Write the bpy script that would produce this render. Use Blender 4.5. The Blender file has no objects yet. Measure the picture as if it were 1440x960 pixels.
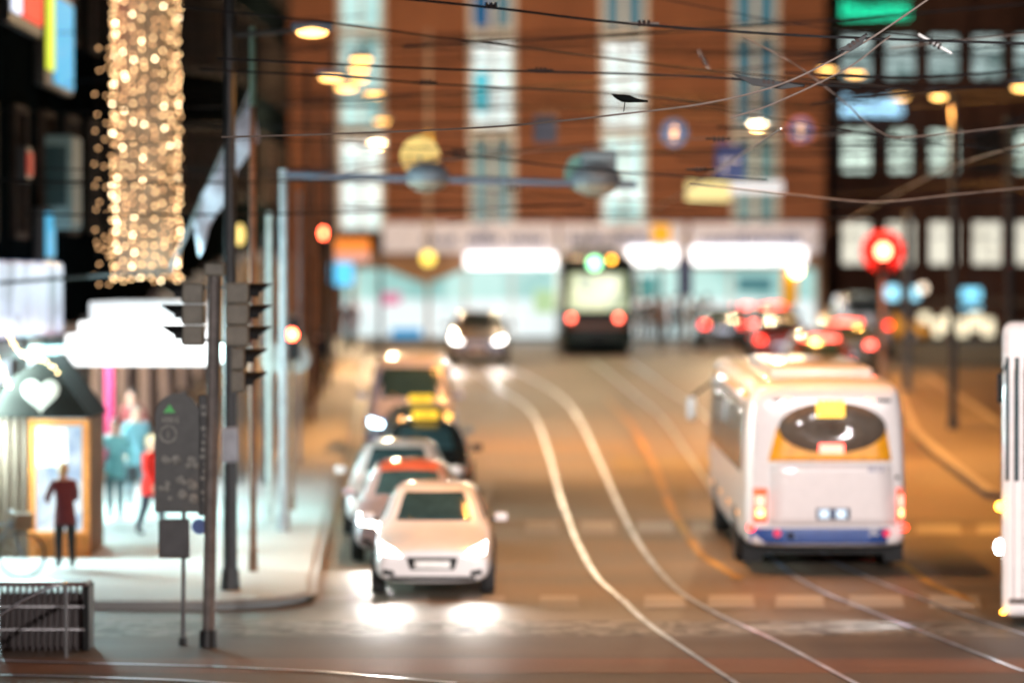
import bpy, bmesh, math, random
from mathutils import Vector, Matrix
from mathutils.bvhtree import BVHTree
random.seed(7)
R = math.radians
sc = bpy.context.scene
COL = sc.collection

# ------------------------------------------------------------------ camera geometry
FPX, EYE = 5400.0, 4.6
PITCH = math.atan(80 / FPX)
FW = Vector((0, math.cos(PITCH), -math.sin(PITCH)))
UP = Vector((0, math.sin(PITCH), math.cos(PITCH)))

def W(px, py, d):
    """world point seen at photo pixel (px, py) at the depth Y = d"""
    v = FW + Vector(((px - 720) / FPX, 0, 0)) + UP * ((480 - py) / FPX)
    v *= d / v.y
    return Vector((v.x, v.y, v.z + EYE))

_gp = [(-60, 0), (52, 0), (60, .2), (70, .42), (86, .78), (100, 1.4), (117, 2.1), (126, 2.32), (142, 2.42), (400, 2.45)]
def _tang(i):
    if i == 0 or i == len(_gp) - 1: return 0
    a = (_gp[i][1] - _gp[i-1][1]) / (_gp[i][0] - _gp[i-1][0]); b = (_gp[i+1][1] - _gp[i][1]) / (_gp[i+1][0] - _gp[i][0])
    return 0 if a * b <= 0 else 2 * a * b / (a + b)
def zg(y):
    """height of the street, which climbs away from the crossing"""
    if y <= _gp[0][0]: return _gp[0][1]
    if y >= _gp[-1][0]: return _gp[-1][1]
    for i in range(len(_gp) - 1):
        (x0, y0), (x1, y1) = _gp[i], _gp[i+1]
        if x0 <= y <= x1:
            h = x1 - x0; t = (y - x0) / h
            return (2*t**3-3*t*t+1)*y0 + (t**3-2*t*t+t)*h*_tang(i) + (-2*t**3+3*t*t)*y1 + (t**3-t*t)*h*_tang(i+1)
def slope(y): return math.atan((zg(y + .5) - zg(y - .5)))
def G(px, py, lift=0):
    d = 38.0
    while d < 300:
        p = W(px, py, d)
        if p.z <= zg(d): break
        d += .1
    return Vector((p.x, p.y, zg(d) + lift))
def X(px, d): return (px - 720) * d / FPX

# ------------------------------------------------------------------ materials
_M = {}
def mat(name, col=(.5, .5, .5), rough=.6, metal=0, emit=None, es=1, var=.18, scale=6, bump=0, coat=0, spec=.5):
    if name in _M: return _M[name]
    m = bpy.data.materials.new(name); m.use_nodes = True
    nt = m.node_tree; b = nt.nodes['Principled BSDF']
    b.inputs['Roughness'].default_value = rough; b.inputs['Metallic'].default_value = metal
    b.inputs['Coat Weight'].default_value = coat; b.inputs['Specular IOR Level'].default_value = spec
    tc = nt.nodes.new('ShaderNodeTexCoord'); no = nt.nodes.new('ShaderNodeTexNoise')
    no.inputs['Scale'].default_value = scale; no.inputs['Detail'].default_value = 5
    nt.links.new(tc.outputs['Object'], no.inputs['Vector'])
    cr = nt.nodes.new('ShaderNodeValToRGB'); nt.links.new(no.outputs['Fac'], cr.inputs['Fac'])
    cr.color_ramp.elements[0].position = .3; cr.color_ramp.elements[1].position = .7
    cr.color_ramp.elements[0].color = (*[c * (1 - var) for c in col], 1)
    cr.color_ramp.elements[1].color = (*[min(1, c * (1 + var)) for c in col], 1)
    nt.links.new(cr.outputs['Color'], b.inputs['Base Color'])
    if bump:
        bp = nt.nodes.new('ShaderNodeBump'); bp.inputs['Strength'].default_value = bump; bp.inputs['Distance'].default_value = .02
        nt.links.new(no.outputs['Fac'], bp.inputs['Height']); nt.links.new(bp.outputs['Normal'], b.inputs['Normal'])
    if emit:
        b.inputs['Emission Color'].default_value = (*emit, 1); b.inputs['Emission Strength'].default_value = es
    _M[name] = m
    return m

def lit_window(name, a, b_, strength, scale=(1.2, 1.2, .6), low=.25):
    """a lit room behind glass: bright and dim patches of furniture, blinds and lamps"""
    if name in _M: return _M[name]
    m = mat(name, (.05, .06, .07), .15)
    nt = m.node_tree; b = nt.nodes['Principled BSDF']
    tc = nt.nodes.new('ShaderNodeTexCoord'); mp = nt.nodes.new('ShaderNodeMapping'); mp.inputs['Scale'].default_value = scale
    vo = nt.nodes.new('ShaderNodeTexVoronoi'); vo.inputs['Scale'].default_value = 1.3; vo.distance = 'CHEBYCHEV'
    no = nt.nodes.new('ShaderNodeTexNoise'); no.inputs['Scale'].default_value = 1.6
    nt.links.new(tc.outputs['Object'], mp.inputs['Vector']); nt.links.new(mp.outputs['Vector'], vo.inputs['Vector']); nt.links.new(mp.outputs['Vector'], no.inputs['Vector'])
    sp = nt.nodes.new('ShaderNodeSeparateColor'); nt.links.new(vo.outputs['Color'], sp.inputs['Color'])
    mx = nt.nodes.new('ShaderNodeMath'); mx.operation = 'ADD'; nt.links.new(sp.outputs['Red'], mx.inputs[0]); nt.links.new(no.outputs['Fac'], mx.inputs[1])
    cr = nt.nodes.new('ShaderNodeValToRGB'); nt.links.new(mx.outputs[0], cr.inputs['Fac'])
    cr.color_ramp.elements[0].position = low; cr.color_ramp.elements[1].position = min(.99, low + .75)
    cr.color_ramp.elements[0].color = (*b_, 1); cr.color_ramp.elements[1].color = (*a, 1)
    nt.links.new(cr.outputs['Color'], b.inputs['Emission Color']); b.inputs['Emission Strength'].default_value = strength
    return m

def brick(name, c1, c2, mortar, sx=1.0):
    m = mat(name, c1, .85, bump=0)
    nt = m.node_tree; b = nt.nodes['Principled BSDF']
    tc = nt.nodes.new('ShaderNodeTexCoord'); mp = nt.nodes.new('ShaderNodeMapping')
    mp.inputs['Rotation'].default_value = (R(90), 0, 0)
    br = nt.nodes.new('ShaderNodeTexBrick'); br.inputs['Scale'].default_value = 1
    br.inputs['Brick Width'].default_value = .28 * sx; br.inputs['Row Height'].default_value = .085 * sx; br.inputs['Mortar Size'].default_value = .008 * sx
    br.inputs['Color1'].default_value = (*c1, 1); br.inputs['Color2'].default_value = (*c2, 1); br.inputs['Mortar'].default_value = (*mortar, 1)
    nt.links.new(tc.outputs['Object'], mp.inputs['Vector']); nt.links.new(mp.outputs['Vector'], br.inputs['Vector'])
    no = nt.nodes.new('ShaderNodeTexNoise'); no.inputs['Scale'].default_value = .35; no.inputs['Detail'].default_value = 6
    nt.links.new(tc.outputs['Object'], no.inputs['Vector'])
    mx = nt.nodes.new('ShaderNodeMix'); mx.data_type = 'RGBA'; mx.blend_type = 'MULTIPLY'; mx.inputs[0].default_value = .55
    cr = nt.nodes.new('ShaderNodeValToRGB'); cr.color_ramp.elements[0].color = (.55, .5, .5, 1); cr.color_ramp.elements[0].position = .3; cr.color_ramp.elements[1].position = .65
    nt.links.new(no.outputs['Fac'], cr.inputs['Fac'])
    nt.links.new(br.outputs['Color'], mx.inputs[6]); nt.links.new(cr.outputs['Color'], mx.inputs[7])
    nt.links.new(mx.outputs[2], b.inputs['Base Color'])
    return m

def ground_mat(name, c, rough, var, patch, bump=.25, spec=.5, cob=0):
    """worn paving: fine grain, wide stains, and cobble joints when cob is set"""
    m = mat(name, c, rough, var=var, scale=55, bump=bump, spec=spec)
    nt = m.node_tree; b = nt.nodes['Principled BSDF']
    src = b.inputs['Base Color'].links[0].from_socket
    tc = nt.nodes.new('ShaderNodeTexCoord'); no = nt.nodes.new('ShaderNodeTexNoise'); no.inputs['Scale'].default_value = .45; no.inputs['Detail'].default_value = 7
    mp = nt.nodes.new('ShaderNodeMapping'); mp.inputs['Scale'].default_value = (.3, .8, 1)
    nt.links.new(tc.outputs['Object'], mp.inputs['Vector']); nt.links.new(mp.outputs['Vector'], no.inputs['Vector'])
    cr = nt.nodes.new('ShaderNodeValToRGB'); cr.color_ramp.elements[0].position = .35; cr.color_ramp.elements[1].position = .68
    cr.color_ramp.elements[0].color = (1 - patch,) * 3 + (1,); cr.color_ramp.elements[1].color = (1, 1, 1, 1)
    nt.links.new(no.outputs['Fac'], cr.inputs['Fac'])
    mx = nt.nodes.new('ShaderNodeMix'); mx.data_type = 'RGBA'; mx.blend_type = 'MULTIPLY'; mx.inputs[0].default_value = 1
    nt.links.new(src, mx.inputs[6]); nt.links.new(cr.outputs['Color'], mx.inputs[7])
    out = mx.outputs[2]
    if cob:
        vo = nt.nodes.new('ShaderNodeTexVoronoi'); vo.inputs['Scale'].default_value = cob
        nt.links.new(tc.outputs['Object'], vo.inputs['Vector'])
        sp = nt.nodes.new('ShaderNodeSeparateColor'); nt.links.new(vo.outputs['Color'], sp.inputs['Color'])
        mr = nt.nodes.new('ShaderNodeMapRange'); mr.inputs[3].default_value = .15; mr.inputs[4].default_value = 1.9
        nt.links.new(sp.outputs['Red'], mr.inputs[0])
        m2 = nt.nodes.new('ShaderNodeVectorMath'); m2.operation = 'SCALE'
        nt.links.new(out, m2.inputs[0]); nt.links.new(mr.outputs[0], m2.inputs['Scale']); out = m2.outputs[0]
    nt.links.new(out, b.inputs['Base Color'])
    mr = nt.nodes.new('ShaderNodeMapRange'); mr.inputs[3].default_value = rough - .12; mr.inputs[4].default_value = rough + .15
    nt.links.new(no.outputs['Fac'], mr.inputs[0]); nt.links.new(mr.outputs[0], b.inputs['Roughness'])
    return m

steel = mat('galvanised steel', (.34, .36, .38), .45, .6)
dark_steel = mat('dark painted steel', (.022, .025, .028), .45)
grey_paint = mat('grey painted steel', (.13, .14, .15), .5)
pale_paint = mat('pale grey painted steel', (.26, .29, .31), .5)
brown_paint = mat('brown weathered paint', (.16, .085, .05), .6, var=.35)
beige_plastic = mat('beige signal housing', (.2, .19, .155), .55)
black_plastic = mat('black plastic', (.009, .01, .011), .6, spec=.2)
rubber = mat('tyre rubber', (.018, .018, .019), .8)
alloy = mat('wheel alloy', (.45, .46, .48), .35, .8)
glass_dark = mat('dark glass', (.03, .065, .075), .08, spec=1)
white_plastic = mat('white plastic', (.75, .76, .76), .4)
wire_dark = mat('dark wire', (.01, .01, .011), .7, spec=.15)
wire_pale = mat('bare copper wire', (.2, .16, .14), .45, .5)
E = lambda name, c, s: mat(name, tuple(v * .22 for v in c), .5, emit=c, es=s, spec=.08)
sodium = E('sodium lamp glass', (1, .52, .14), 7)
headlamp = E('headlamp glass', (1, .96, .9), 15)
headlamp_cool = E('xenon headlamp glass', (.62, .84, 1), 22)
tail_red = E('tail lamp', (1, .035, .02), 8)
brake_red = E('brake lamp', (1, .11, .08), 10)
amber = E('amber lamp', (1, .42, .04), 16)
signal_red = E('red signal lens', (1, .1, .04), 40)
signal_off = mat('unlit signal lens', (.03, .03, .03), .3)

# ------------------------------------------------------------------ mesh helpers
class MB:
    def __init__(s): s.bm = bmesh.new()
    def box(s, c, size, rz=0, rx=0, ry=0):
        mt = Matrix.Translation(c) @ Matrix.Rotation(rz, 4, 'Z') @ Matrix.Rotation(rx, 4, 'X') @ Matrix.Rotation(ry, 4, 'Y') @ Matrix.Diagonal((*size, 1))
        bmesh.ops.create_cube(s.bm, size=1, matrix=mt); return s
    def bbox(s, c, size, r=.02, seg=2):
        t = bmesh.new(); bmesh.ops.create_cube(t, size=1, matrix=Matrix.Translation(c) @ Matrix.Diagonal((*size, 1)))
        bmesh.ops.bevel(t, geom=t.edges[:], offset=r, segments=seg, profile=.5, affect='EDGES')
        s.add(t); return s
    def add(s, t):
        me = bpy.data.meshes.new('t'); t.to_mesh(me); t.free(); s.bm.from_mesh(me); bpy.data.meshes.remove(me)
    def cyl(s, p0, p1, r0, r1=None, n=12):
        p0, p1 = Vector(p0), Vector(p1); r1 = r0 if r1 is None else r1; v = p1 - p0
        q = v.to_track_quat('Z', 'Y').to_matrix().to_4x4()
        bmesh.ops.create_cone(s.bm, cap_ends=True, segments=n, radius1=r0, radius2=r1, depth=v.length, matrix=Matrix.Translation((p0 + p1) / 2) @ q)
        return s
    def sph(s, c, r, sx=(1, 1, 1), u=12, v=8):
        bmesh.ops.create_uvsphere(s.bm, u_segments=u, v_segments=v, radius=r, matrix=Matrix.Translation(c) @ Matrix.Diagonal((*sx, 1))); return s
    def ico(s, c, r):
        bmesh.ops.create_icosphere(s.bm, subdivisions=1, radius=r, matrix=Matrix.Translation(c)); return s
    def poly(s, pts):
        s.bm.faces.new([s.bm.verts.new(p) for p in pts]); return s
    def prism(s, pts, vec):
        vec = Vector(vec); a = [s.bm.verts.new(p) for p in pts]; b = [s.bm.verts.new(Vector(p) + vec) for p in pts]
        s.bm.faces.new(a[::-1]); s.bm.faces.new(b); n = len(a)
        for i in range(n): s.bm.faces.new((a[i], a[(i+1) % n], b[(i+1) % n], b[i]))
        return s
    def tube(s, pts, r, n=6):
        rings = []
        pts = [Vector(p) for p in pts]
        for i, p in enumerate(pts):
            t = (pts[min(i+1, len(pts)-1)] - pts[max(i-1, 0)]).normalized()
            q = t.to_track_quat('Z', 'Y'); rr = r[i] if isinstance(r, (list, tuple)) else r
            rings.append([s.bm.verts.new(p + q @ Vector((math.cos(a) * rr, math.sin(a) * rr, 0))) for a in [2 * math.pi * k / n for k in range(n)]])
        for a, b in zip(rings, rings[1:]):
            for k in range(n): s.bm.faces.new((a[k], a[(k+1) % n], b[(k+1) % n], b[k]))
        s.bm.faces.new(rings[0][::-1]); s.bm.faces.new(rings[-1]); return s
    def strip(s, pts, w, lift):
        """flat ribbon on the ground along pts"""
        pr = None
        for i, p in enumerate(pts):
            t = (pts[min(i+1, len(pts)-1)] - pts[max(i-1, 0)]); nrm = Vector((t.y, -t.x, 0)).normalized() * w / 2
            a, b = p + nrm, p - nrm
            row = [s.bm.verts.new((a.x, a.y, zg(a.y) + lift)), s.bm.verts.new((b.x, b.y, zg(b.y) + lift))]
            if pr: s.bm.faces.new((pr[0], pr[1], row[1], row[0]))
            pr = row
        return s
    def build(s, name, m, parent=None, smooth=False):
        bmesh.ops.recalc_face_normals(s.bm, faces=s.bm.faces[:])
        me = bpy.data.meshes.new(name); s.bm.to_mesh(me); s.bm.free()
        if smooth:
            me.shade_smooth() if hasattr(me, 'shade_smooth') else None
            for p in me.polygons: p.use_smooth = True
            if smooth != 'all': me.set_sharp_from_angle(angle=R(40))
        me.materials.append(m)
        o = bpy.data.objects.new(name, me); COL.objects.link(o)
        if parent: o.parent = parent
        return o

def tag(o, label, cat, group=None, kind=None):
    o['label'] = label; o['category'] = cat
    if group: o['group'] = group
    if kind: o['kind'] = kind
    return o
def struct(o, label=None, cat=None):
    o['kind'] = 'structure'
    if label: o['label'] = label; o['category'] = cat or 'ground'
    return o
def thing(name, label, cat, loc, rz=0, group=None, rx=0):
    o = bpy.data.objects.new(name, None); COL.objects.link(o); o.empty_display_size = .1
    o.location = loc; o.rotation_euler = (rx, 0, rz)
    return tag(o, label, cat, group)
def dup(root, loc, label, rz=None):
    r = root.copy(); COL.objects.link(r); r.location = loc; r['label'] = label
    if rz is not None: r.rotation_euler.z = rz
    for ch in root.children:
        c = ch.copy(); COL.objects.link(c); c.parent = r
        for g in ch.children:
            d = g.copy(); COL.objects.link(d); d.parent = c
    return r
def lamp(name, loc, kind, energy, col, size=.15, rot=None, spot=None, blend=.6, parent=None):
    l = bpy.data.lights.new(name, kind); l.energy = energy; l.color = col
    if kind == 'AREA': l.size = size
    else: l.shadow_soft_size = size
    if kind == 'SPOT': l.spot_size = R(spot); l.spot_blend = blend
    o = bpy.data.objects.new(name, l); COL.objects.link(o); o.location = loc
    if rot: o.rotation_euler = rot
    if parent: o.parent = parent
    return o
def text_mesh(s, size, depth=.01):
    c = bpy.data.curves.new('lettering', 'FONT'); c.body = s; c.size = size; c.extrude = depth; c.align_x = 'CENTER'; c.align_y = 'CENTER'
    o = bpy.data.objects.new('lettering', c); COL.objects.link(o)
    bpy.context.view_layer.update()
    me = bpy.data.meshes.new_from_object(o.evaluated_get(bpy.context.evaluated_depsgraph_get()))
    bpy.data.objects.remove(o); bpy.data.curves.remove(c)
    return me
def text(s, size, loc, rot, m, parent=None, name='lettering', depth=.01):
    me = text_mesh(s, size, depth); me.materials.clear(); me.materials.append(m)
    o = bpy.data.objects.new(name, me); COL.objects.link(o); o.location = loc; o.rotation_euler = rot
    if parent: o.parent = parent
    return o
FRONT = (R(90), 0, 0)

def bvh_of(o):
    dg = bpy.context.evaluated_depsgraph_get(); bpy.context.view_layer.update()
    ev = o.evaluated_get(dg); me = ev.to_mesh()
    t = BVHTree.FromPolygons([v.co.copy() for v in me.vertices], [tuple(p.vertices) for p in me.polygons]); ev.to_mesh_clear()
    return t
AX = {'-y': (Vector((0, 1, 0)), lambda a, b: Vector((a, -40, b))), '+y': (Vector((0, -1, 0)), lambda a, b: Vector((a, 40, b))),
      '+z': (Vector((0, 0, -1)), lambda a, b: Vector((a, b, 40))),
      '-x': (Vector((1, 0, 0)), lambda a, b: Vector((-20, a, b))), '+x': (Vector((-1, 0, 0)), lambda a, b: Vector((20, a, b)))}
def panel(bvh, ax, pts, name, m, parent, off=.006, n=8):
    """a panel pressed onto a body: pts = four corners, or more for a fan-shaped outline"""
    d, org = AX[ax]; mb = MB(); bm = mb.bm
    def hit(a, b):
        h = bvh.ray_cast(org(a, b), d)
        return None if h[0] is None else h[0] - d * off
    if len(pts) == 4:
        g = []
        for i in range(n + 1):
            row = []
            for j in range(n + 1):
                u, v = i / n, j / n
                a = [(1-u)*(1-v)*pts[0][k] + u*(1-v)*pts[1][k] + u*v*pts[2][k] + (1-u)*v*pts[3][k] for k in (0, 1)]
                h = hit(*a); row.append(bm.verts.new(h) if h else None)
            g.append(row)
        for i in range(n):
            for j in range(n):
                q = (g[i][j], g[i+1][j], g[i+1][j+1], g[i][j+1])
                if all(q): bm.faces.new(q)
    else:
        cx = sum(p[0] for p in pts) / len(pts); cy = sum(p[1] for p in pts) / len(pts)
        rings = []
        for f in (.001, .5, 1):
            rings.append([hit(cx + (p[0] - cx) * f, cy + (p[1] - cy) * f) for p in pts])
        rv = [[bm.verts.new(h) if h else None for h in r] for r in rings]
        for a, b in zip(rv, rv[1:]):
            for k in range(len(pts)):
                q = (a[k], a[(k+1) % len(pts)], b[(k+1) % len(pts)], b[k])
                if all(q): bm.faces.new(q)
    o = mb.build(name, m, parent, smooth='all')
    sd = o.modifiers.new('thick', 'SOLIDIFY'); sd.thickness = .004; sd.offset = 0
    return o
def rect(x0, z0, x1, z1): return [(x0, z0), (x1, z0), (x1, z1), (x0, z1)]
def oval(cx, cz, rx, rz, n=28): return [(cx + rx * math.cos(2*math.pi*k/n), cz + rz * math.sin(2*math.pi*k/n)) for k in range(n)]

# ------------------------------------------------------------------ world, camera
wd = bpy.data.worlds.new('World'); sc.world = wd; wd.use_nodes = True
nt = wd.node_tree; bg = nt.nodes['Background']
sky = nt.nodes.new('ShaderNodeTexSky'); sky.sky_type = 'NISHITA'; sky.sun_disc = False
sky.sun_elevation = R(-3); sky.sun_rotation = R(200)
nt.links.new(sky.outputs['Color'], bg.inputs['Color']); bg.inputs['Strength'].default_value = .09
moon = bpy.data.lights.new('Sun', 'SUN'); moon.energy = .015; moon.angle = R(3); moon.color = (.75, .85, 1)
mo = bpy.data.objects.new('Sun', moon); COL.objects.link(mo); mo.rotation_euler = (R(50), 0, R(20))

cam = bpy.data.cameras.new('Camera'); co = bpy.data.objects.new('Camera', cam); COL.objects.link(co)
co.location = (0, 0, EYE); co.rotation_euler = (R(90) - PITCH, 0, 0)
cam.sensor_width = 36; cam.lens = 135; cam.clip_end = 2000; cam.clip_start = .5
cam.dof.use_dof = True; cam.dof.focus_distance = 39; cam.dof.aperture_fstop = .6; cam.dof.aperture_blades = 0
sc.camera = co
vs = sc.view_settings; sc.display_settings.display_device = 'sRGB'
vs.view_transform = 'Standard'; vs.look = 'None'; vs.exposure = 0; vs.gamma = 1
cy = sc.cycles; cy.use_denoising = True; cy.max_bounces = 5; cy.diffuse_bounces = 3; cy.glossy_bounces = 3
cy.sample_clamp_indirect = 6; cy.sample_clamp_direct = 0; cy.use_adaptive_sampling = True; cy.adaptive_threshold = .005
cy.caustics_reflective = False; cy.caustics_refractive = False
try: cy.denoiser = 'OPENIMAGEDENOISE'
except Exception: pass

# ------------------------------------------------------------------ ground
def sheet(name, m, x0, x1, y0, y1, lift, step=2.0, x_of=None):
    mb = MB(); n = max(1, int((y1 - y0) / step)); pr = None
    for i in range(n + 1):
        y = y0 + (y1 - y0) * i / n
        a, b = (x_of(y) if x_of else (x0, x1))
        row = [mb.bm.verts.new((a, y, zg(y) + lift)), mb.bm.verts.new((b, y, zg(y) + lift))]
        if pr: mb.bm.faces.new((pr[0], pr[1], row[1], row[0]))
        pr = row
    return mb.build(name, m)
asphalt = ground_mat('asphalt', (.15, .117, .083), .5, .35, .62, spec=.5)
struct(sheet('ground', mat('bare ground', (.05, .05, .05), .9), -500, 500, -60, 900, -.02, 4))
struct(sheet('road', asphalt, -14, 30, 20, 149, 0, 1))
struct(sheet('cross_street', ground_mat('cross street paving', (.105, .084, .07), .62, .35, .65), -40, 40, 30, 52.2, .004, 2))
struct(sheet('cobble_strip', ground_mat('cobble setts', (.13, .125, .115), .55, .3, .4, cob=5, bump=.6), -40, 40, 50.2, 52.4, .008, .5))
struct(sheet('red_paving_strip', ground_mat('red paving', (.15, .075, .05), .6, .3, .45), -40, 40, 45.4, 47.2, .008, .5))
def kerb_x(y): return -2.95 - (y - 54) * .029
pave = ground_mat('pavement slabs', (.4, .41, .4), .55, .12, .22)
# pavement with its rounded corner, a real kerb step
mb = MB(); ys = [54.0 + i for i in range(0, 97)]
inner = []
for k in range(7):
    a = math.pi / 2 * k / 6
    inner.append((kerb_x(54) - 1.6 + 1.6 * math.sin(a), 54 + 1.6 - 1.6 * math.cos(a)))
inner += [(kerb_x(y), y) for y in ys if y > 55.9]
front = [(-20, 54)]
pts = front + inner
top = [mb.bm.verts.new((x, y, zg(y) + .13)) for x, y in pts]
low = [mb.bm.verts.new((x, y, zg(y) - .01)) for x, y in pts]
back = [mb.bm.verts.new((-20, y if y > 54 else 54.001, zg(y) + .13)) for x, y in pts]
for i in range(len(pts) - 1):
    mb.bm.faces.new((low[i], low[i+1], top[i+1], top[i]))
    try: mb.bm.faces.new((top[i], top[i+1], back[i+1], back[i]))
    except Exception: pass
struct(mb.build('pavement', pave))
kerbm = ground_mat('granite kerb', (.3, .29, .28), .55, .3, .3)
struct(MB().strip([Vector((x + .07, y, 0)) for x, y in inner], .16, .1).build('kerb', kerbm))
# raised tram island
isl = [G(*p) for p in ((1280, 612), (1385, 700), (1470, 715), (1470, 640), (1302, 531), (1248, 534))]
mb = MB()
ysl = sorted({p.y for p in isl} | {80, 85, 90, 95, 100, 105})
def isl_x(y):
    xs = []
    for i in range(6):
        a, b = isl[i], isl[(i+1) % 6]
        if (a.y - y) * (b.y - y) <= 0 and abs(a.y - b.y) > 1e-6: xs.append(a.x + (b.x - a.x) * (y - a.y) / (b.y - a.y))
    return min(xs), max(xs)
pr = None
for y in ysl:
    a, b = isl_x(y); z = zg(y) + .14
    row = [mb.bm.verts.new(q) for q in ((a, y, z - .15), (a, y, z), (b, y, z), (b, y, z - .15))]
    if pr:
        for k in range(3): mb.bm.faces.new((pr[k], pr[k+1], row[k+1], row[k]))
    else: mb.bm.faces.new(row)
    pr = row
mb.bm.faces.new(pr)
struct(mb.build('tram_platform', ground_mat('platform paving', (.14, .12, .105), .6, .25, .3)))
mb = MB(); 
mb.strip([Vector((isl_x(y)[0] + .1, y, 0)) for y in ysl[1:]], .2, .148); mb.strip([Vector((isl_x(y)[1] - .1, y, 0)) for y in ysl[1:-1]], .2, .148)
struct(mb.build('platform_kerb', mat('pale kerb stone', (.26, .25, .24), .6)))

# markings, rails, and light trails laid as rail strips
paint = ground_mat('white road paint', (.36, .345, .32), .55, .3, .75)
yellow_paint = ground_mat('yellow road paint', (.42, .24, .035), .5, .3, .7)
def block(mb, x0, x1, py0, py1, lift=.012):
    a, b, c, d = G(x0, py1), G(x1, py1), G(x1 - 3, py0), G(x0 + 2, py0)
    mb.poly([Vector((p.x, p.y, zg(p.y) + lift)) for p in (a, b, c, d)])
mb = MB()
for a, b in ((440, 500), (545, 605), (645, 712), (758, 815), (905, 965), (995, 1062), (1090, 1160), (1192, 1272), (1306, 1380)): block(mb, a, b, 838, 856)
for a, b in ((738, 786), (815, 866), (895, 948), (972, 1000), (1288, 1352), (1374, 1440)): block(mb, a, b, 734, 752)
struct(mb.build('road_markings', paint))
mb = MB()
for pl in (((852, 560), (890, 600), (922, 660), (945, 720), (985, 780), (1040, 815)), ((1225, 760), (1262, 788), (1310, 822), (1372, 848))):
    ps = [G(*p) for p in pl]; mb.strip(ps, .15, .013)
struct(mb.build('yellow_lane_line', yellow_paint))
def smooth_path(pl, n=6):
    ps = [G(*p) for p in pl]; out = []
    for i in range(len(ps) - 1):
        p0, p1, p2, p3 = ps[max(i-1, 0)], ps[i], ps[i+1], ps[min(i+2, len(ps)-1)]
        for k in range(n):
            t = k / n
            out.append(.5 * ((2*p1) + (p2-p0)*t + (2*p0-5*p1+4*p2-p3)*t*t + (-p0+3*p1-3*p2+p3)*t**3))
    return out + [ps[-1]]
railm = mat('polished rail steel', (.42, .52, .72), .32, .75, var=.5, scale=1.1)
bed = ground_mat('track bed setts', (.17, .15, .13), .5, .3, .35, cob=4, bump=.5)
rails = (((640, 508), (700, 546), (745, 578), (769, 630), (785, 690), (806, 750), (836, 808), (876, 846), (930, 892), (1025, 955), (1060, 980)),
         ((690, 508), (745, 532), (792, 562), (822, 605), (845, 655), (872, 715), (905, 775), (946, 825), (1000, 860), (1085, 900), (1190, 955), (1240, 980)),
         ((832, 508), (885, 550), (930, 588), (968, 640), (1020, 715), (1090, 790), (1150, 830), (1230, 863), (1330, 903), (1440, 946)),
         ((882, 508), (935, 545), (985, 580), (1040, 640), (1090, 715), (1150, 775), (1205, 806), (1290, 841), (1380, 874), (1460, 900)))
paths = [smooth_path(r) for r in rails]
for r in paths: struct(MB().strip(r, .085, .018).build('rail_and_light_trail', railm))
struct(MB().strip([G(-60, 928), G(120, 934), G(300, 939), G(450, 946), G(640, 962)], .13, .02).build('rail_and_light_trail', railm))  # light trail of a passing car, laid as a steel strip
struct(MB().strip([G(-60, 950), G(100, 953), G(250, 958), G(420, 970)], .14, .02).build('rail_and_light_trail', railm))  # second light trail, likewise laid as a steel strip
mb = MB()
for (x0, x1, y0, y1) in ((692, 968, 676, 722), (690, 780, 765, 800), (860, 1010, 640, 668)): block(mb, x0, x1, y0, y1, .007)
struct(mb.build('road_patch', ground_mat('concrete patch', (.15, .14, .12), .6, .2, .3)))

# ------------------------------------------------------------------ buildings
DA = 152.0
brickA = brick('orange brick', (.36, .13, .06), (.29, .1, .05), (.2, .12, .08))
frameW = mat('white window frame', (.7, .68, .68), .5)
XA0, XA1 = X(336, DA), X(1160, DA)
ga = zg(DA); hz = lambda py, d: W(720, py, d).z
bA = thing('brick_building', 'orange brick building with tall white framed window columns behind the green tram', 'building', (0, DA, ga))
strips = [508, 692, 877, 1062]
wl = 68 * DA / FPX
cols = [X(c, DA) for c in strips]
edges = [XA0] + [v for c in cols for v in (c - wl/2, c + wl/2)] + [XA1]
mb = MB()
ztop = 26 - ga
for i in range(0, len(edges), 2): mb.box(((edges[i] + edges[i+1]) / 2, 4, ztop / 2), (edges[i+1] - edges[i], 8, ztop))
mb.build('wall', brickA, bA)
mb = MB(); mb.box(((XA0 + XA1) / 2, 4, ztop + .25), (XA1 - XA0 + .4, 8.4, .5)); mb.build('roof', grey_paint, bA)
PW = {
 'bright': lit_window('bright office window', (.86, 1, .97), (.4, .75, .72), 1.1, (1.4, 1, .6), .1),
 'teal': lit_window('teal lit window', (.62, .93, .88), (.04, .28, .29), 1.0, (1.6, 1, .8), .35),
 'blue': lit_window('blue dim window', (.02, .16, .22), (.004, .04, .075), .8, (1.2, 1, .4), .3),
 'dim': lit_window('dim green window', (.1, .25, .24), (.03, .08, .09), .8, (1.4, 1, .5), .3),
}
cyan_blind = E('cyan blind', (.0, .55, .7), .9)
rows = [(-236, -97), (-96, 43), (44, 183), (184, 325)]
state = {(0, 1): 'teal', (1, 1): 'blue', (2, 1): 'blue', (3, 1): 'blue', (0, 2): 'teal', (1, 2): 'bright', (2, 2): 'bright', (3, 2): 'blue',
         (0, 3): 'bright', (1, 3): 'dim', (2, 3): 'teal', (3, 3): 'dim'}
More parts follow.
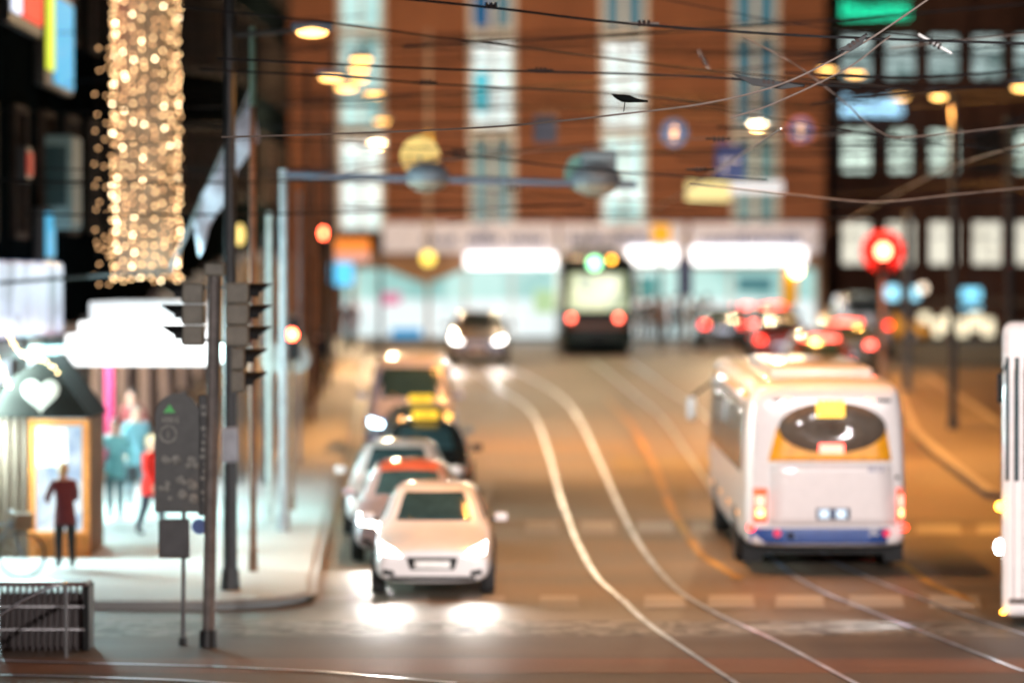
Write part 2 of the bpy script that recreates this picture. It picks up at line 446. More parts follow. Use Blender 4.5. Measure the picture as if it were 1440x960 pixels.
for ci, cx in enumerate(cols):
    for ri, (pa, pb) in enumerate(rows):
        z1, z0 = hz(pa, DA) - ga, hz(pb, DA) - ga
        f = MB(); t = .2
        f.box((cx - wl/2 + t/2 + .01, .1, (z0 + z1) / 2), (t, .3, z1 - z0 - .01)); f.box((cx + wl/2 - t/2 - .01, .1, (z0 + z1) / 2), (t, .3, z1 - z0 - .01))
        f.box((cx, .1, z1 - .14), (wl - 2*t - .03, .28, .24)); f.box((cx, .1, z0 + .06), (wl - 2*t - .03, .28, .1))
        f.box((cx, .12, (z0 + z1) / 2 - .04), (.12 if state.get((ci, ri)) in ('bright', 'teal') else .26, .2, z1 - z0 - .36))
        wf = f.build('window', frameW, bA)
        st = state.get((ci, ri), 'blue')
        MB().box((cx, .28, (z0 + z1) / 2), (wl - .04, .04, z1 - z0 - .06)).build('pane', PW[st], wf)
        if st == 'bright': MB().box((cx, .2, z1 - .62), (wl - .5, .05, .28)).build('lamp_strip', E('ceiling tube', (.95, 1, .98), 1.6), wf)
        if st in ('bright', 'dim', 'blue'):
            MB().box((cx, .22, z1 - .36), (wl - .5, .04, .26)).build('blind', mat('dark blind', (.03, .05, .05), .6), wf)
        if (ci, ri) == (1, 2): MB().box((cx - .42, .2, z0 + 1.5), (.5, .05, 1.6)).build('blind', cyan_blind, wf)
        if (ci, ri) == (1, 1): MB().box((cx - .42, .2, z0 + .9), (.6, .05, 1.6)).build('blind', E('blue poster', (0, .12, .3), .7), wf)

# shop front: fascia, canopy light strips, glazing
sh = [(540, 782, 'a'), (786, 962, 'b'), (968, 1148, 'c')]
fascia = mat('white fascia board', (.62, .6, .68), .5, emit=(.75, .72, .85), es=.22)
letter = mat('blue sign lettering', (.05, .1, .3), .5)
strip_light = E('canopy tube light', (1, .98, .97), 3)
shop_glass = lit_window('teal shop interior', (.55, .92, .85), (.2, .52, .5), .85, (.35, 1, .5), .2)
shop_lower = lit_window('bright shop interior', (.9, 1, 1), (.5, .78, .8), 1.0, (.5, 1, .6), .1)
fl = thing('glazed_shop', 'long glazed shop front with white fascia and bright canopy tubes under the brick wall', 'shop', (0, DA - 1.2, ga))
zf1, zf0 = hz(314, DA) - ga, hz(356, DA) - ga
for (a, b, k) in sh:
    xa, xb = X(a, DA), X(b, DA); cxx = (xa + xb) / 2
    fo = MB().bbox((cxx, -.3, (zf0 + zf1) / 2), (xb - xa, .5, zf1 - zf0), .04).build('fascia', fascia, fl)
    nlet = 3
    for q in range(nlet):
        mb = MB()
        bx = xa + (xb - xa) * (.33 + q * .25 if k == 'a' else .22 + q * .26)
        x = bx - .62
        while x < bx + .62:
            h = random.uniform(.22, .42); w = random.uniform(.1, .2)
            mb.box((x, -.57, (zf0 + zf1) / 2 - .08 + (h - .3) / 2), (w, .04, h)); x += w + .06
        mb.build('lettering', letter, fo)
lights_px = [(655, 782, 357, 377), (880, 950, 348, 372), (968, 1128, 348, 372)]
for a, b, p, q in lights_px:
    xa, xb = X(a, DA), X(b, DA)
    MB().bbox(((xa + xb) / 2, -.6, (hz(p, DA) + hz(q, DA)) / 2 - ga), (xb - xa, .35, (q - p) * DA / FPX), .08, 3).build('canopy_light', strip_light, fl)
xa, xb = X(482, DA), X(1148, DA)
gz1, gz0 = hz(378, DA) - ga, .1
MB().box(((xa + xb) / 2, .8, (gz0 + 1.5 + gz1) / 2), (xb - xa, .05, gz1 - gz0 - 1.5)).build('upper_glazing', shop_glass, fl)
MB().box(((xa + xb) / 2, .75, gz0 + .75), (xb - xa, .05, 1.5)).build('lower_glazing', shop_lower, fl)
MB().box(((xa + xb) / 2, .4, gz1 + .35), (xb - xa, .9, .6)).build('canopy_soffit', mat('brown canopy soffit', (.3, .17, .1), .6), fl)
mb = MB(); mb.box(((xa + xb) / 2, .5, .06), (xb - xa, .5, .12)); mb.build('sill', grey_paint, fl)
for px in (500, 535, 655, 720, 783, 895, 965, 1025, 1146): MB().box((X(px, DA), .45, gz1 / 2), (.12, .2, gz1)).build('mullion', frameW, fl)
MB().prism([(X(540, DA), .2, gz1 + .06), (X(600, DA), .2, gz1 - .62), (X(660, DA), .2, gz1 + .06)], (0, -.7, 0)).build('awning', mat('brown awning', (.34, .2, .11), .7), fl)
def poster(px, py, w, h, c, s, nm='poster', dy=.6):
    p = W(px, py, DA); o = MB().bbox((p.x, dy, p.z - ga), (w, .06, h), .03).build(nm, E('shop display ' + str(px), c, s), fl); return o
poster(550, 420, .8, .5, (.95, .35, .55), .7); poster(765, 424, .8, .9, (.55, .8, .45), .75); poster(572, 472, 1.2, .6, (.05, .45, .9), .8)
poster(905, 405, .9, .9, (.15, .5, .5), .5); poster(1060, 400, 1.4, .6, (.12, .35, .4), .5)
def back_wall_lights():
    pass

# dark brick building with lit windows
DB = 157.0; gb = zg(DB)
brickB = brick('dark red brick', (.095, .034, .022), (.07, .025, .018), (.05, .032, .026))
bB = thing('dark brick_building'.replace(' ', '_'), 'dark red brick office block with rows of pale lit square windows and neon on it', 'building', (0, DB, gb))
bB.name = 'office_building'
xb0, xb1 = X(1160, DB) + .3, X(1560, DB)
ww, hh = 38 * DB / FPX, 58 * DB / FPX
wx = [1205, 1267, 1328, 1389, 1450, 1511]
wy = [-52, 80, 212, 342]
BW = {'w': lit_window('pale office window', (.62, .82, .8), (.08, .18, .17), .8, (2.2, 1, 1.6), .45), 'g': lit_window('greenish office window', (.8, .98, .85), (.05, .1, .07), 1.25, (2.6, 1, 2.6), .5),
      'y': lit_window('warm office window', (1, .95, .78), (.6, .55, .42), 1.1, (2, 1, 1.4), .1), 'd': mat('unlit office window', (.015, .015, .018), .15)}
MB().box(((xb0 + xb1) / 2, 4.2, 10), (xb1 - xb0, 7.6, 20)).build('wall', brickB, bB)
MB().box(((xb0 + xb1) / 2, 4.2, 20.2), (xb1 - xb0 + .3, 8, .5)).build('roof', grey_paint, bB)
for i, px in enumerate(wx):
    for j, py in enumerate(wy):
        p = W(px, py, DB); f = MB(); z = p.z - gb; t = .09
        kind = {0: 'd', 1: 'w', 2: 'g', 3: 'y'}[j]
        if (i, j) in ((3, 2), (5, 1)): kind = 'd'
        w_ = ww * (.75 if (i, j) == (1, 2) else 1)
        for sx in (-1, 1): f.box((p.x + sx * (w_/2 + t/2), .3, z), (t, .3, hh + 2*t))
        for sz in (-1, 1): f.box((p.x, .3, z + sz * (hh/2 + t/2)), (w_ - .01, .28, t))
        f.box((p.x, .32, z), (.07, .12, hh - .01)); f.box((p.x, .3, z + hh * .18), (w_ - .01, .1, .06))
        wf = f.build('window', mat('dark frame', (.04, .03, .026), .8, spec=.08), bB)
        MB().box((p.x, .385, z), (w_, .02, hh)).build('pane', BW[kind], wf)
        if kind == 'w': MB().bbox((p.x, .34, z + hh * .33), (w_ * .9, .03, hh * .24), .012).build('lamp_strip', E('office ceiling lamp', (.8, 1, .97), 1.0), wf)
mb = MB()
for px in (1175, 1236, 1297, 1358, 1420, 1480): mb.box((X(px, DB), .25, 10), (.4, .3, 19.9))
mb.build('pilaster', brickB, bB)
p0, p1 = W(1160, 395, DB), W(1560, 470, DB)
MB().box(((xb0 + xb1) / 2, .15, (p0.z + .8) / 2 - gb + 1.1), (xb1 - xb0, .5, .25)).build('cornice', mat('stone band', (.12, .09, .08), .7), bB)
def shopwin(px, py, w, h, c, s):
    p = W(px, py, DB); MB().bbox((p.x, .1, p.z - gb), (w, .2, h), .04).build('shop_window', E('shop window %d' % px, c, s), bB)
shopwin(1255, 412, .5, .55, (.35, .8, 1), 2.2); shopwin(1285, 415, .4, .6, (.35, .8, 1), 2); shopwin(1366, 420, .75, .8, (.25, .75, 1), 2.0)
for k, px in enumerate((1300, 1318, 1336, 1354, 1372, 1390)): shopwin(px, 452 + (k % 2) * 8, .42, .7, (1, .88, .6), 1.6)
shopwin(1298, 405, .3, .3, (1, .8, .6), 3)

def neon(name, label, px0, px1, py, h, col, s, seed, d):
    """a row of glass-tube letters, too blurred in the photo to read"""
    rnd = random.Random(seed); root = thing(name, label, 'neon sign', W((px0 + px1) / 2, py, d))
    w = (px1 - px0) * d / FPX; n = 8; cw = w / n; m = E(label[:20], col, s)
    MB().box((0, .14, 0), (w, .05, h * .35)).build('mounting_rail', dark_steel, root)
    for k in range(n):
        x = -w/2 + cw * (k + .5); hh_ = h * (1 if k in (0, 5) or rnd.random() < .3 else .72); b = -h/2
        a = [(x - cw*.33, 0, b), (x - cw*.33, 0, b + hh_), (x + cw*.3, 0, b + hh_ * .95), (x + cw*.33, 0, b + hh_*.45), (x - cw*.2, 0, b + hh_*.45), (x + cw*.33, 0, b)]
        if k % 2: a = [(x + cw*.3, 0, b + hh_*.9), (x - cw*.33, 0, b + hh_*.8), (x - cw*.33, 0, b + .03), (x + cw*.3, 0, b + .05), (x + cw*.3, 0, b + hh_*.45), (x - cw*.25, 0, b + hh_*.45)]
        MB().tube(a, .05, 6).build('neon_letter', m, root)
    return root
neon('neon_sign', 'green neon lettering high on the dark office block', 1184, 1280, 14, .75, (.02, .95, .5), 1.8, 3, DB - .5)
neon('neon_sign', 'blue white neon lettering between two window rows of the office block', 1185, 1270, 149, .75, (.4, .75, 1), 3.2, 9, DB - .5)

# left building, facade running away from the camera
XL = -8.65
L0, L1 = 56.0, 149.0
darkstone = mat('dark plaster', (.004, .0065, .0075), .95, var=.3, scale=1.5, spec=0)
bL = thing('shop_building', 'tall dark shop building running along the bright pavement with coloured signs on it', 'building', (XL, L0, 0))
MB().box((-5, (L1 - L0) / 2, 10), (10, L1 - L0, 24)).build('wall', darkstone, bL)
MB().box((-5, (L1 - L0) / 2, 22.2), (10.6, L1 - L0 + .6, .4)).build('roof', grey_paint, bL)
wdark = mat('dark upper window', (.01, .012, .016), .1)
wwarm = lit_window('amber lit window', (1, .5, .16), (.2, .07, .02), .6, (1, 1, 1), .3)
wcool = lit_window('cool lit shop window', (.75, .9, 1), (.25, .4, .45), 1.1, (1, .8, .8), .2)
wmix = lit_window('mixed shop window', (.6, .4, .3), (.06, .05, .05), .7, (1, 1.2, 1.2), .4)
k = 0
for y in range(3, 92, 4):
    for fz in (6.2, 9.9, 13.6):
        f = MB(); z0 = zg(L0 + y)
        for s_ in (-1, 1): f.box((.06, y + s_ * .85, fz + z0), (.12, .12, 2.3))
        for s_ in (-1, 1): f.box((.06, y, fz + z0 + s_ * 1.1), (.11, 1.58, .12))
        f.box((.05, y, fz + z0), (.08, .07, 2.08))
        wf = f.build('window', mat('dark frame', (.04, .03, .026), .8, spec=.08), bL)
        MB().box((.015, y, fz + z0), (.03, 1.6, 2.1)).build('pane', wwarm if (k * 7) % 5 == 0 and y > 30 else wdark, wf)
        k += 1
for y in range(3, 92, 5):
    z0 = zg(L0 + y); f = MB()
    for s_ in (-1, 1): f.box((.1, y + s_ * 2.0, 1.6 + z0), (.2, .2, 3.0))
    f.box((.1, y, 3.2 + z0), (.22, 4.25, .3)); f.box((.08, y, .3 + z0), (.15, 3.78, .4))
    wf = f.build('shop_window', mat('brown shop frame', (.09, .06, .05), .5), bL)
    MB().box((.03, y, 1.78 + z0), (.04, 3.78, 2.5)).build('pane', wcool if y < 14 else (wmix if y < 50 else wwarm), wf)
# glowing band above the shop windows nearest the crossing
MB().bbox((.2, 8.5, 4.35), (.3, 13, 1.3), .06).build('lightbox', lit_window('blue white lightbox', (.62, .72, 1), (.06, .1, .25), .7, (1, .6, .6), .35), bL)
def fac_sign(name, label, y0, y1, z0, z1, parts):
    root = thing(name, label, 'shop sign', (XL + .03, (y0 + y1) / 2, (z0 + z1) / 2))
    MB().bbox((.1, 0, 0), (.2, y1 - y0, z1 - z0), .03).build('cabinet', dark_steel, root)
    for (a, b, c, d, m, nm) in parts:
        MB().bbox((.215, (a + b) / 2 - (y0 + y1) / 2, (c + d) / 2 - (z0 + z1) / 2), (.05, b - a, d - c), .012).build(nm, m, root)
    return root
fac_sign('facade_sign', 'red and white illuminated sign high on the dark building', 64.4, 68.9, 9.0, 12.2,
         [(64.6, 65.8, 9.2, 12, E('sign white', (.8, .85, 1), 1.3), 'white_panel'), (66, 68.7, 9.2, 12, E('sign red', (1, .06, .03), 1.1), 'red_panel')])
fac_sign('facade_sign', 'blue illuminated sign with a yellow edge high on the dark building', 69.3, 73.7, 8.2, 10.1,
         [(69.5, 70.5, 8.5, 9.9, E('sign yellow', (.75, .85, .05), 1.2), 'yellow_panel'), (70.6, 73.5, 8.3, 9.9, E('sign cyan', (.05, .5, .85), 1.0), 'blue_panel')])
fac_sign('facade_sign', 'small pale blue sign low on the dark building over the hut', 69.2, 70.6, 5.0, 6.0, [(69.3, 70.5, 5.1, 5.9, E('sign pale', (.1, .5, .8), .9), 'panel')])
fac_sign('facade_sign', 'small red square sign near the greenish bay window', 66.6, 67.4, 6.4, 7.0, [(66.7, 67.3, 6.5, 6.9, E('sign dim red', (.5, .05, .03), .6), 'panel')])
p = W(92, 255, 70)
by = thing('bay_window', 'greenish grey boxy bay window on the dark facade', 'bay window', (p.x - .2, 71, p.z))
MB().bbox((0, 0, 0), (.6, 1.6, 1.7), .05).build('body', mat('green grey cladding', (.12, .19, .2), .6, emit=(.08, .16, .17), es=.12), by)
MB().box((0, -.82, .1), (.4, .04, 1.1)).build('pane', glass_dark, by)

# stepped light marquee over the shop entrance
mq_d = 66.0
mq = thing('entrance_marquee', 'blazing white stepped marquee projecting over the pavement beside the hut', 'canopy', (X(190, mq_d), mq_d, W(190, 515, mq_d).z))
s_ = mq_d / FPX; wm = E('marquee light panel', (.98, 1, 1), 2.2); wm2 = E('marquee upper panel', (.92, .97, 1), 1.0)
for (a, b, p, q, m, dp, nm) in ((85, 294, 489, 514, wm, 6, 'lower_tier'), (92, 268, 470, 488, wm, 5.6, 'middle_tier'), (110, 256, 452, 469, wm, 5.2, 'upper_tier'), (125, 258, 424, 450, wm2, 4.8, 'top_tier')):
    MB().bbox((((a + b) / 2 - 190) * s_, dp / 2, (515 - (p + q) / 2) * s_), ((b - a) * s_, dp, (q - p) * s_), .03).build(nm, m, mq)
MB().box((-2.05, 3, .3), (1.7, .3, .3)).build('bracket', dark_steel, mq)

# fairy light column
fc_d = 67.5
fc = thing('fairy_light_column', 'tall column of warm fairy lights hanging above the white marquee', 'fairy lights', (X(206, fc_d), fc_d, W(206, 396, fc_d).z))
core = mat('gold net cloth', (.62, .5, .36), .8, emit=(1, .6, .26), es=.025)
hgt = 8.2; rad = .52
MB().cyl((0, 0, .1), (0, 0, hgt), rad, rad, 20).build('net_core', core, fc)
MB().cyl((0, 0, hgt), (0, 0, hgt + .1), .62, .62, 20).build('ring', dark_steel, fc)
MB().cyl((0, 0, hgt + .15), (-2.4, 0, hgt + .15), .05).build('bracket', dark_steel, fc)
bulbm = [E('warm bulb', (1, .62, .29), 9), E('bright warm bulb', (1, .76, .46), 22), E('dim warm bulb', (1, .54, .24), 6)]
for k in range(20):
    a = 2 * math.pi * k / 20
    sx, sy = math.cos(a) * (rad + .05), math.sin(a) * (rad + .05)
    st = MB().tube([(sx, sy, hgt), (sx, sy, hgt / 2), (sx, sy, 0)], .006, 4).build('light_string', wire_dark, fc)
    mbs = [MB(), MB(), MB()]
    z = random.uniform(0, .1)
    while z < hgt:
        q = random.choices((0, 1, 2), (5, 2, 5))[0]
        mbs[q].ico((sx * 1.03 + random.uniform(-.03, .03), sy * 1.03 + random.uniform(-.03, .03), z), .021 if q < 2 else .019); z += random.uniform(.07, .26)
    for q in range(3): mbs[q].build('bulbs', bulbm[q], st)
fs = thing('fairy_light_string', 'two thin fairy light strings hanging beside the big fairy light column', 'fairy lights', (X(146, fc_d), fc_d, W(146, 400, fc_d).z))
for dx in (-.12, .05):
    st = MB().tube([(dx, 0, 8), (dx, 0, 0)], .006, 4).build('light_string', wire_dark, fs)
    mb = MB(); z = 0
    while z < 4.2:
        mb.ico((dx + random.uniform(-.05, .05), 0, z), .018); z += random.uniform(.08, .5)
    mb.build('bulbs', bulbm[2], st)
MB().cyl((-.5, 0, 8.05), (.3, 0, 8.05), .03).build('bracket', dark_steel, fs)

# ------------------------------------------------------------------ market hut
hd = 60.0; hx0, hx1 = X(-40, hd), X(128, hd)
hut = thing('market_hut', 'wooden market hut with a white heart on its gable and an orange framed window', 'market hut', ((hx0 + hx1) / 2, hd, zg(hd) + .13))
hw = (hx1 - hx0) / 2; hb = hut.location.z
wood = mat('brown wood boards', (.2, .13, .08), .7, var=.3, scale=3); orange = mat('orange painted wood', (.7, .25, .05), .55)
wz = W(0, 588, hd).z - hb; az = W(0, 512, hd).z - hb
lx = X(40, hd) - hut.location.x
MB().box(((-hw + lx) / 2, 1.2, wz / 2), (lx + hw, 2.4, wz)).build('side_wall', wood, hut)
mb = MB()
for k in range(6): mb.box((-hw + .1 + k * (lx + hw - .1) / 5.5, -.03, wz / 2), (.08, .05, wz))
mb.build('batten', mat('dark wood batten', (.09, .055, .035), .7), hut)
pw0, pw1 = X(40, hd) - hut.location.x, X(124, hd) - hut.location.x
MB().box(((pw0 + pw1) / 2, 1.25, wz / 2), (pw1 - pw0 - .02, 2.2, wz - .01)).build('back_wall', wood, hut)
zw0 = W(0, 752, hd).z - hb
pn = MB().box(((pw0 + pw1) / 2, .1, (zw0 + wz) / 2), (pw1 - pw0, .04, wz - zw0)).build('window', lit_window('hut interior', (.8, .93, 1), (.1, .28, .55), 1.1, (2.4, 1, 2.2), .25), hut)
mb = MB()
for xx in (pw0 + .05, pw1 - .04): mb.box((xx, .04, wz / 2), (.11, .14, wz - .01))
mb.box(((pw0 + pw1) / 2, .04, wz - .06), (pw1 - pw0 - .22, .12, .1)); mb.build('window_frame', orange, hut)
MB().box(((pw0 + pw1) / 2, .06, zw0 / 2), (pw1 - pw0 - .22, .1, zw0)).build('lower_panel', orange, hut)
MB().box(((pw0 + pw1) / 2, -.02, zw0 + .03), (pw1 - pw0, .3, .06)).build('counter', orange, hut)
p = W(75, 628, hd); MB().bbox((p.x - hut.location.x, -.06, p.z - hb), (.46, .03, .6), .01).build('poster', mat('white poster', (.85, .82, .76), .6, emit=(1, .95, .85), es=.35), hut)
roofm = mat('dark roof felt', (.014, .013, .011), .9, spec=.1)
apx = X(78, hd) - hut.location.x
apx = X(66, hd) - hut.location.x; az = W(0, 500, hd).z - hb
MB().prism([(-hw - .3, -.25, wz + .02), (pw1 + .06, -.25, wz + .02), (apx, -.25, az)], (0, 2.7, 0)).build('roof', roofm, hut)
hpts = []
for k in range(40):
    t = 2 * math.pi * k / 40
    hpts.append((16 * math.sin(t)**3, 13*math.cos(t) - 5*math.cos(2*t) - 2*math.cos(3*t) - math.cos(4*t)))
p = W(61, 553, hd); sc_ = .5 * 52 * hd / FPX / 16
MB().prism([(p.x - hut.location.x + a * sc_, -.36, p.z - hb + b * sc_) for a, b in hpts], (0, .06, 0)).build('heart', mat('white painted heart', (.6, .55, .48), .5, emit=(1, .86, .7), es=.12), hut)
for pa in (((12, 470), (30, 497), (55, 505), (88, 524)), ((-15, 490), (3, 520), (16, 548))):
    ps = [W(a, b, hd - .45) for a, b in pa]
    for a, b in zip(ps, ps[1:]):
        for t in range(7):
            q = a.lerp(b, t / 7) - hut.location
            MB().ico((q.x + random.uniform(-.03, .03), q.y, q.z + random.uniform(-.03, .03)), .024).build('fairy_bulb', E('hut fairy bulb', (1, .74, .36), 9), hut)
MB().tube([W(a, b, hd - .42) - hut.location for a, b in ((12, 470), (30, 497), (55, 505), (88, 524))], .02).build('garland', mat('green garland', (.06, .09, .03), .8), hut)
mg = thing('banner_post', 'magenta banner post in front of the dark shops under the white marquee', 'banner', (X(154, 74), 74, zg(74) + .13))
MB().bbox((0, 0, 1.55), (.17, .06, 2.6), .02).build('banner', mat('magenta cloth', (.4, .01, .08), .6, emit=(1, .03, .22), es=.03), mg)
MB().cyl((0, .06, 0), (0, .06, 2.9), .03).build('post', dark_steel, mg)
# ------------------------------------------------------------------ vehicles
def loft(stations, parent, m, name='body'):
    mb = MB(); bm = mb.bm; rings = []
    for (y, w, z0, belt, zr, rw) in stations:
        h = [(0, z0), (w * .88, z0), (w, z0 + .16), (w * 1.0, (z0 + .16 + belt) / 2), (w * .965, belt), (rw, zr - .07), (rw * .82, zr), (0, zr + .02)]
        full = h + [(-a, b) for a, b in h[-2:0:-1]]
        rings.append([bm.verts.new((a, y, b)) for a, b in full])
    n = len(rings[0])
    for a, b in zip(rings, rings[1:]):
        for k in range(n): bm.faces.new((a[k], a[(k+1) % n], b[(k+1) % n], b[k]))
    bm.faces.new(rings[0][::-1]); bm.faces.new(rings[-1])
    o = mb.build(name, m, parent, smooth='all')
    s = o.modifiers.new('round', 'SUBSURF'); s.levels = 2; s.render_levels = 2
    return o

def wheel(root, x, y, r, w=.2):
    s = 1 if x > 0 else -1
    mb = MB(); prof = [(r*.62, -w/2), (r*.93, -w/2), (r, -w*.32), (r, w*.32), (r*.93, w/2), (r*.62, w/2)]
    rg = []
    for k in range(24):
        a = 2*math.pi*k/24
        rg.append([mb.bm.verts.new((q, math.cos(a)*p, math.sin(a)*p)) for p, q in prof])
    for k in range(24):
        a, b = rg[k], rg[(k+1) % 24]
        for j in range(len(prof)): mb.bm.faces.new((a[j], a[(j+1) % 6], b[(j+1) % 6], b[j]))
    t = mb.build('wheel', rubber, root, smooth=True); t.location = (x, y, r)
    mb = MB(); mb.cyl((s*w*.12, 0, 0), (s*w*.4, 0, 0), r*.16)
    for k in range(5):
        a = 2*math.pi*k/5; mb.box((s*w*.3, math.cos(a)*r*.36, math.sin(a)*r*.36), (.04, r*.12, r*.56), rx=a - math.pi/2)
    mb.cyl((-s*w*.3, 0, 0), (s*w*.1, 0, 0), r*.63)
    mb.build('rim', alloy, t)

PROFILES = {
 'hatch': lambda L, Wd, H: [(.0, .80, .28, .56, .66, .70), (.04, .88, .22, .6, .70, .74), (.2, .94, .2, .66, .78, .80), (.75, .97, .2, .8, .9, .82), (1.0, .98, .2, .86, .96, .80),
        (1.25, .98, .2, .92, 1.08, .76), (1.75, .98, .2, .96, H - .06, .69), (2.2, .98, .2, .97, H, .69), (L * .78, .98, .2, .98, H - .03, .68), (L * .9, .97, .22, 1.0, H - .14, .66), (L - .1, .95, .26, .98, 1.08, .72), (L - .02, .9, .3, .85, .95, .76), (L, .84, .32, .8, .9, .74)],
 'sedan': lambda L, Wd, H: [(.0, .80, .28, .52, .62, .70), (.04, .88, .2, .56, .66, .76), (.25, .95, .18, .64, .74, .82), (.9, .98, .18, .78, .86, .84), (1.25, .98, .18, .86, .93, .82),
        (1.5, .98, .18, .92, 1.02, .78), (2.15, .98, .18, .96, H - .05, .68), (2.6, .98, .18, .97, H, .67), (L * .68, .98, .18, .98, H - .06, .66), (L * .84, .98, .2, .98, 1.06, .76), (L - .3, .96, .22, .96, 1.04, .80), (L - .03, .92, .28, .9, .98, .80), (L, .86, .3, .84, .92, .78)],
 'suv': lambda L, Wd, H: [(.0, .84, .36, .68, .8, .74), (.04, .9, .28, .72, .86, .8), (.2, .96, .26, .8, .94, .84), (.85, .99, .26, .96, 1.06, .86), (1.1, .99, .26, 1.02, 1.12, .84),
        (1.3, .99, .26, 1.06, 1.22, .8), (1.85, .99, .26, 1.1, H - .06, .72), (2.4, .99, .26, 1.12, H, .72), (L * .8, .99, .26, 1.14, H - .02, .72), (L * .93, .98, .28, 1.14, H - .16, .7), (L - .06, .94, .32, 1.0, 1.16, .78), (L, .88, .36, .9, 1.05, .78)],
 'van': lambda L, Wd, H: [(.0, .84, .32, .74, .9, .76), (.04, .92, .26, .78, .98, .8), (.25, .97, .24, .88, 1.12, .84), (.7, .99, .24, 1.0, 1.28, .84), (.95, .99, .24, 1.1, 1.45, .82),
        (1.5, .99, .24, 1.2, H - .08, .79), (2.0, .99, .24, 1.22, H, .8), (L * .8, .99, .24, 1.24, H, .8), (L - .12, .99, .26, 1.24, H - .04, .8), (L - .02, .96, .3, 1.15, H - .14, .78), (L, .9, .34, 1.05, H - .24, .74)],
}
car_root = {}
def car(name, label, cat, x, d, kind, L, Wd, H, paint, away=False, lights=True, cool=False, yaw=0, taxi=False, group=None, plate=(.8, .8, .78), beam=70, brake=False):
    rz = (math.pi if away else 0) + yaw
    root = thing(name, label, cat, (x, d, zg(d)), rz, group, rx=0)
    sl = slope(d + 2.2); root.rotation_mode = 'XYZ'
    root.rotation_euler = (-sl if away else sl, 0, rz) if not away else (-sl, 0, rz)
    hw = Wd / 2
    # a car that drives away is built so that its tail bumper is at the root
    off = -L if away else 0
    st = [(y + off, w * hw, z0, b, zr, rw * hw) for (y, w, z0, b, zr, rw) in PROFILES[kind](L, Wd, H)]
    body = loft(st, root, paint); bv = bvh_of(body)
    F = PROFILES[kind](L, Wd, H)
    cw = [s for s in F if s[4] > s[3] + .1 and s[0] < L * .5][0]
    rt = [s for s in F if s[4] > H - .1][0]; re = [s for s in F if s[4] > H - .1][-1]
    wz0, wz1 = {'hatch': (1.03, H - .1), 'sedan': (1.0, H - .1), 'suv': (1.2, H - .13), 'van': (1.35, H - .2)}[kind]
    panel(bv, '-y', [(-hw*.80, wz0), (hw*.80, wz0), (hw*.63, wz1), (-hw*.63, wz1)], 'windscreen', glass_dark, root)
    panel(bv, '+y', [(-hw*.72, wz0 + .05), (hw*.72, wz0 + .05), (hw*.6, wz1 - .02), (-hw*.6, wz1 - .02)], 'rear_window', glass_dark, root)
    ys0, ys1 = (1.45, L * .84) if kind != 'sedan' else (1.75, L * .76)
    if kind == 'van': ys0, ys1 = 1.15, L * .9
    for ax in ('-x', '+x'):
        panel(bv, ax, [(ys0 + off, wz0), (ys1 + off, wz0 + .03), (ys1 - .25 + off, wz1 - .02), (ys0 + .55 + off, wz1)], 'side_window', glass_dark, root)
        panel(bv, ax, rect(L*.5 + off, .55, L*.5 + .16 + off, .6), 'door_handle', black_plastic, root, n=2)
    hz_ = {'hatch': .66, 'sedan': .62, 'suv': .78, 'van': .82}[kind]
    hm = (headlamp_cool if cool else headlamp) if lights else mat('unlit headlamp', (.5, .52, .55), .15)
    tm = brake_red if brake else tail_red
    for s in (-1, 1):
        panel(bv, '-y', [(s*hw*.5, hz_ - .05), (s*hw*.86, hz_ - .02), (s*hw*.88, hz_ + .12), (s*hw*.62, hz_ + .05)], 'headlight', hm, root, .01)
        panel(bv, '+y', [(s*hw*.6, hz_ + .12), (s*hw*.9, hz_ + .12), (s*hw*.9, hz_ + .3), (s*hw*.62, hz_ + .28)], 'tail_light', tm if lights or away else mat('unlit tail', (.25, .02, .02), .2), root, .01)
        panel(bv, '-y', [(s*hw*.62, .33), (s*hw*.82, .35), (s*hw*.8, .43), (s*hw*.62, .4)], 'fog_light', black_plastic, root, .008)
        m_ = MB().bbox((s*(hw + .1), 1.5 + off, wz0 + .02), (.2, .1, .14), .04).build('mirror', paint, root, smooth=True)
        MB().box((s*(hw - .02), 1.5 + off, wz0 - .02), (.1, .05, .05)).build('mirror_arm', black_plastic, m_)
    panel(bv, '-y', [(-hw*.36, .42), (hw*.36, .42), (hw*.42, .6), (-hw*.42, .6)], 'grille', black_plastic, root, .006)
    panel(bv, '-y', rect(-.26, .44, .26, .55), 'number_plate', mat('number plate', plate, .4), root, .014)
    panel(bv, '+y', rect(-.26, .62, .26, .74), 'number_plate', E('lit number plate', (.75, .82, 1), .9) if away else mat('number plate', plate, .4), root, .014)
    panel(bv, '-y', rect(-hw*.7, .26, hw*.7, .32), 'air_intake', black_plastic, root, .006)
    wr = .31 if kind in ('hatch', 'sedan') else .35
    for s in (-1, 1):
        for y in (.78, L - .75): wheel(root, s * (hw - .09), y + off, wr)
    if taxi:
        t = MB().bbox((0, 2.3 + off, H + .1), (.5, .16, .15), .04).build('taxi_sign', E('taxi sign', (1, .6, .04), 1.7), root)
        text('TAXI', .13, (0, 2.3 + off - .085, H + .1), FRONT, black_plastic, t)
    if brake:
        panel(bv, '+y', rect(-.5, H - .16, .5, H - .06), 'high_brake_light', tm, root, .02, n=3)
    if lights and not away and beam:
        for s in (-1, 1):
            lamp('headlight_beam', (s*hw*.7, -.12 + off, hz_ + .03), 'SPOT', beam * 4.5, (.85, .93, 1) if cool else (1, .95, .88), .06, (R(80), 0, R(180)), 105, 1, root)
    return root

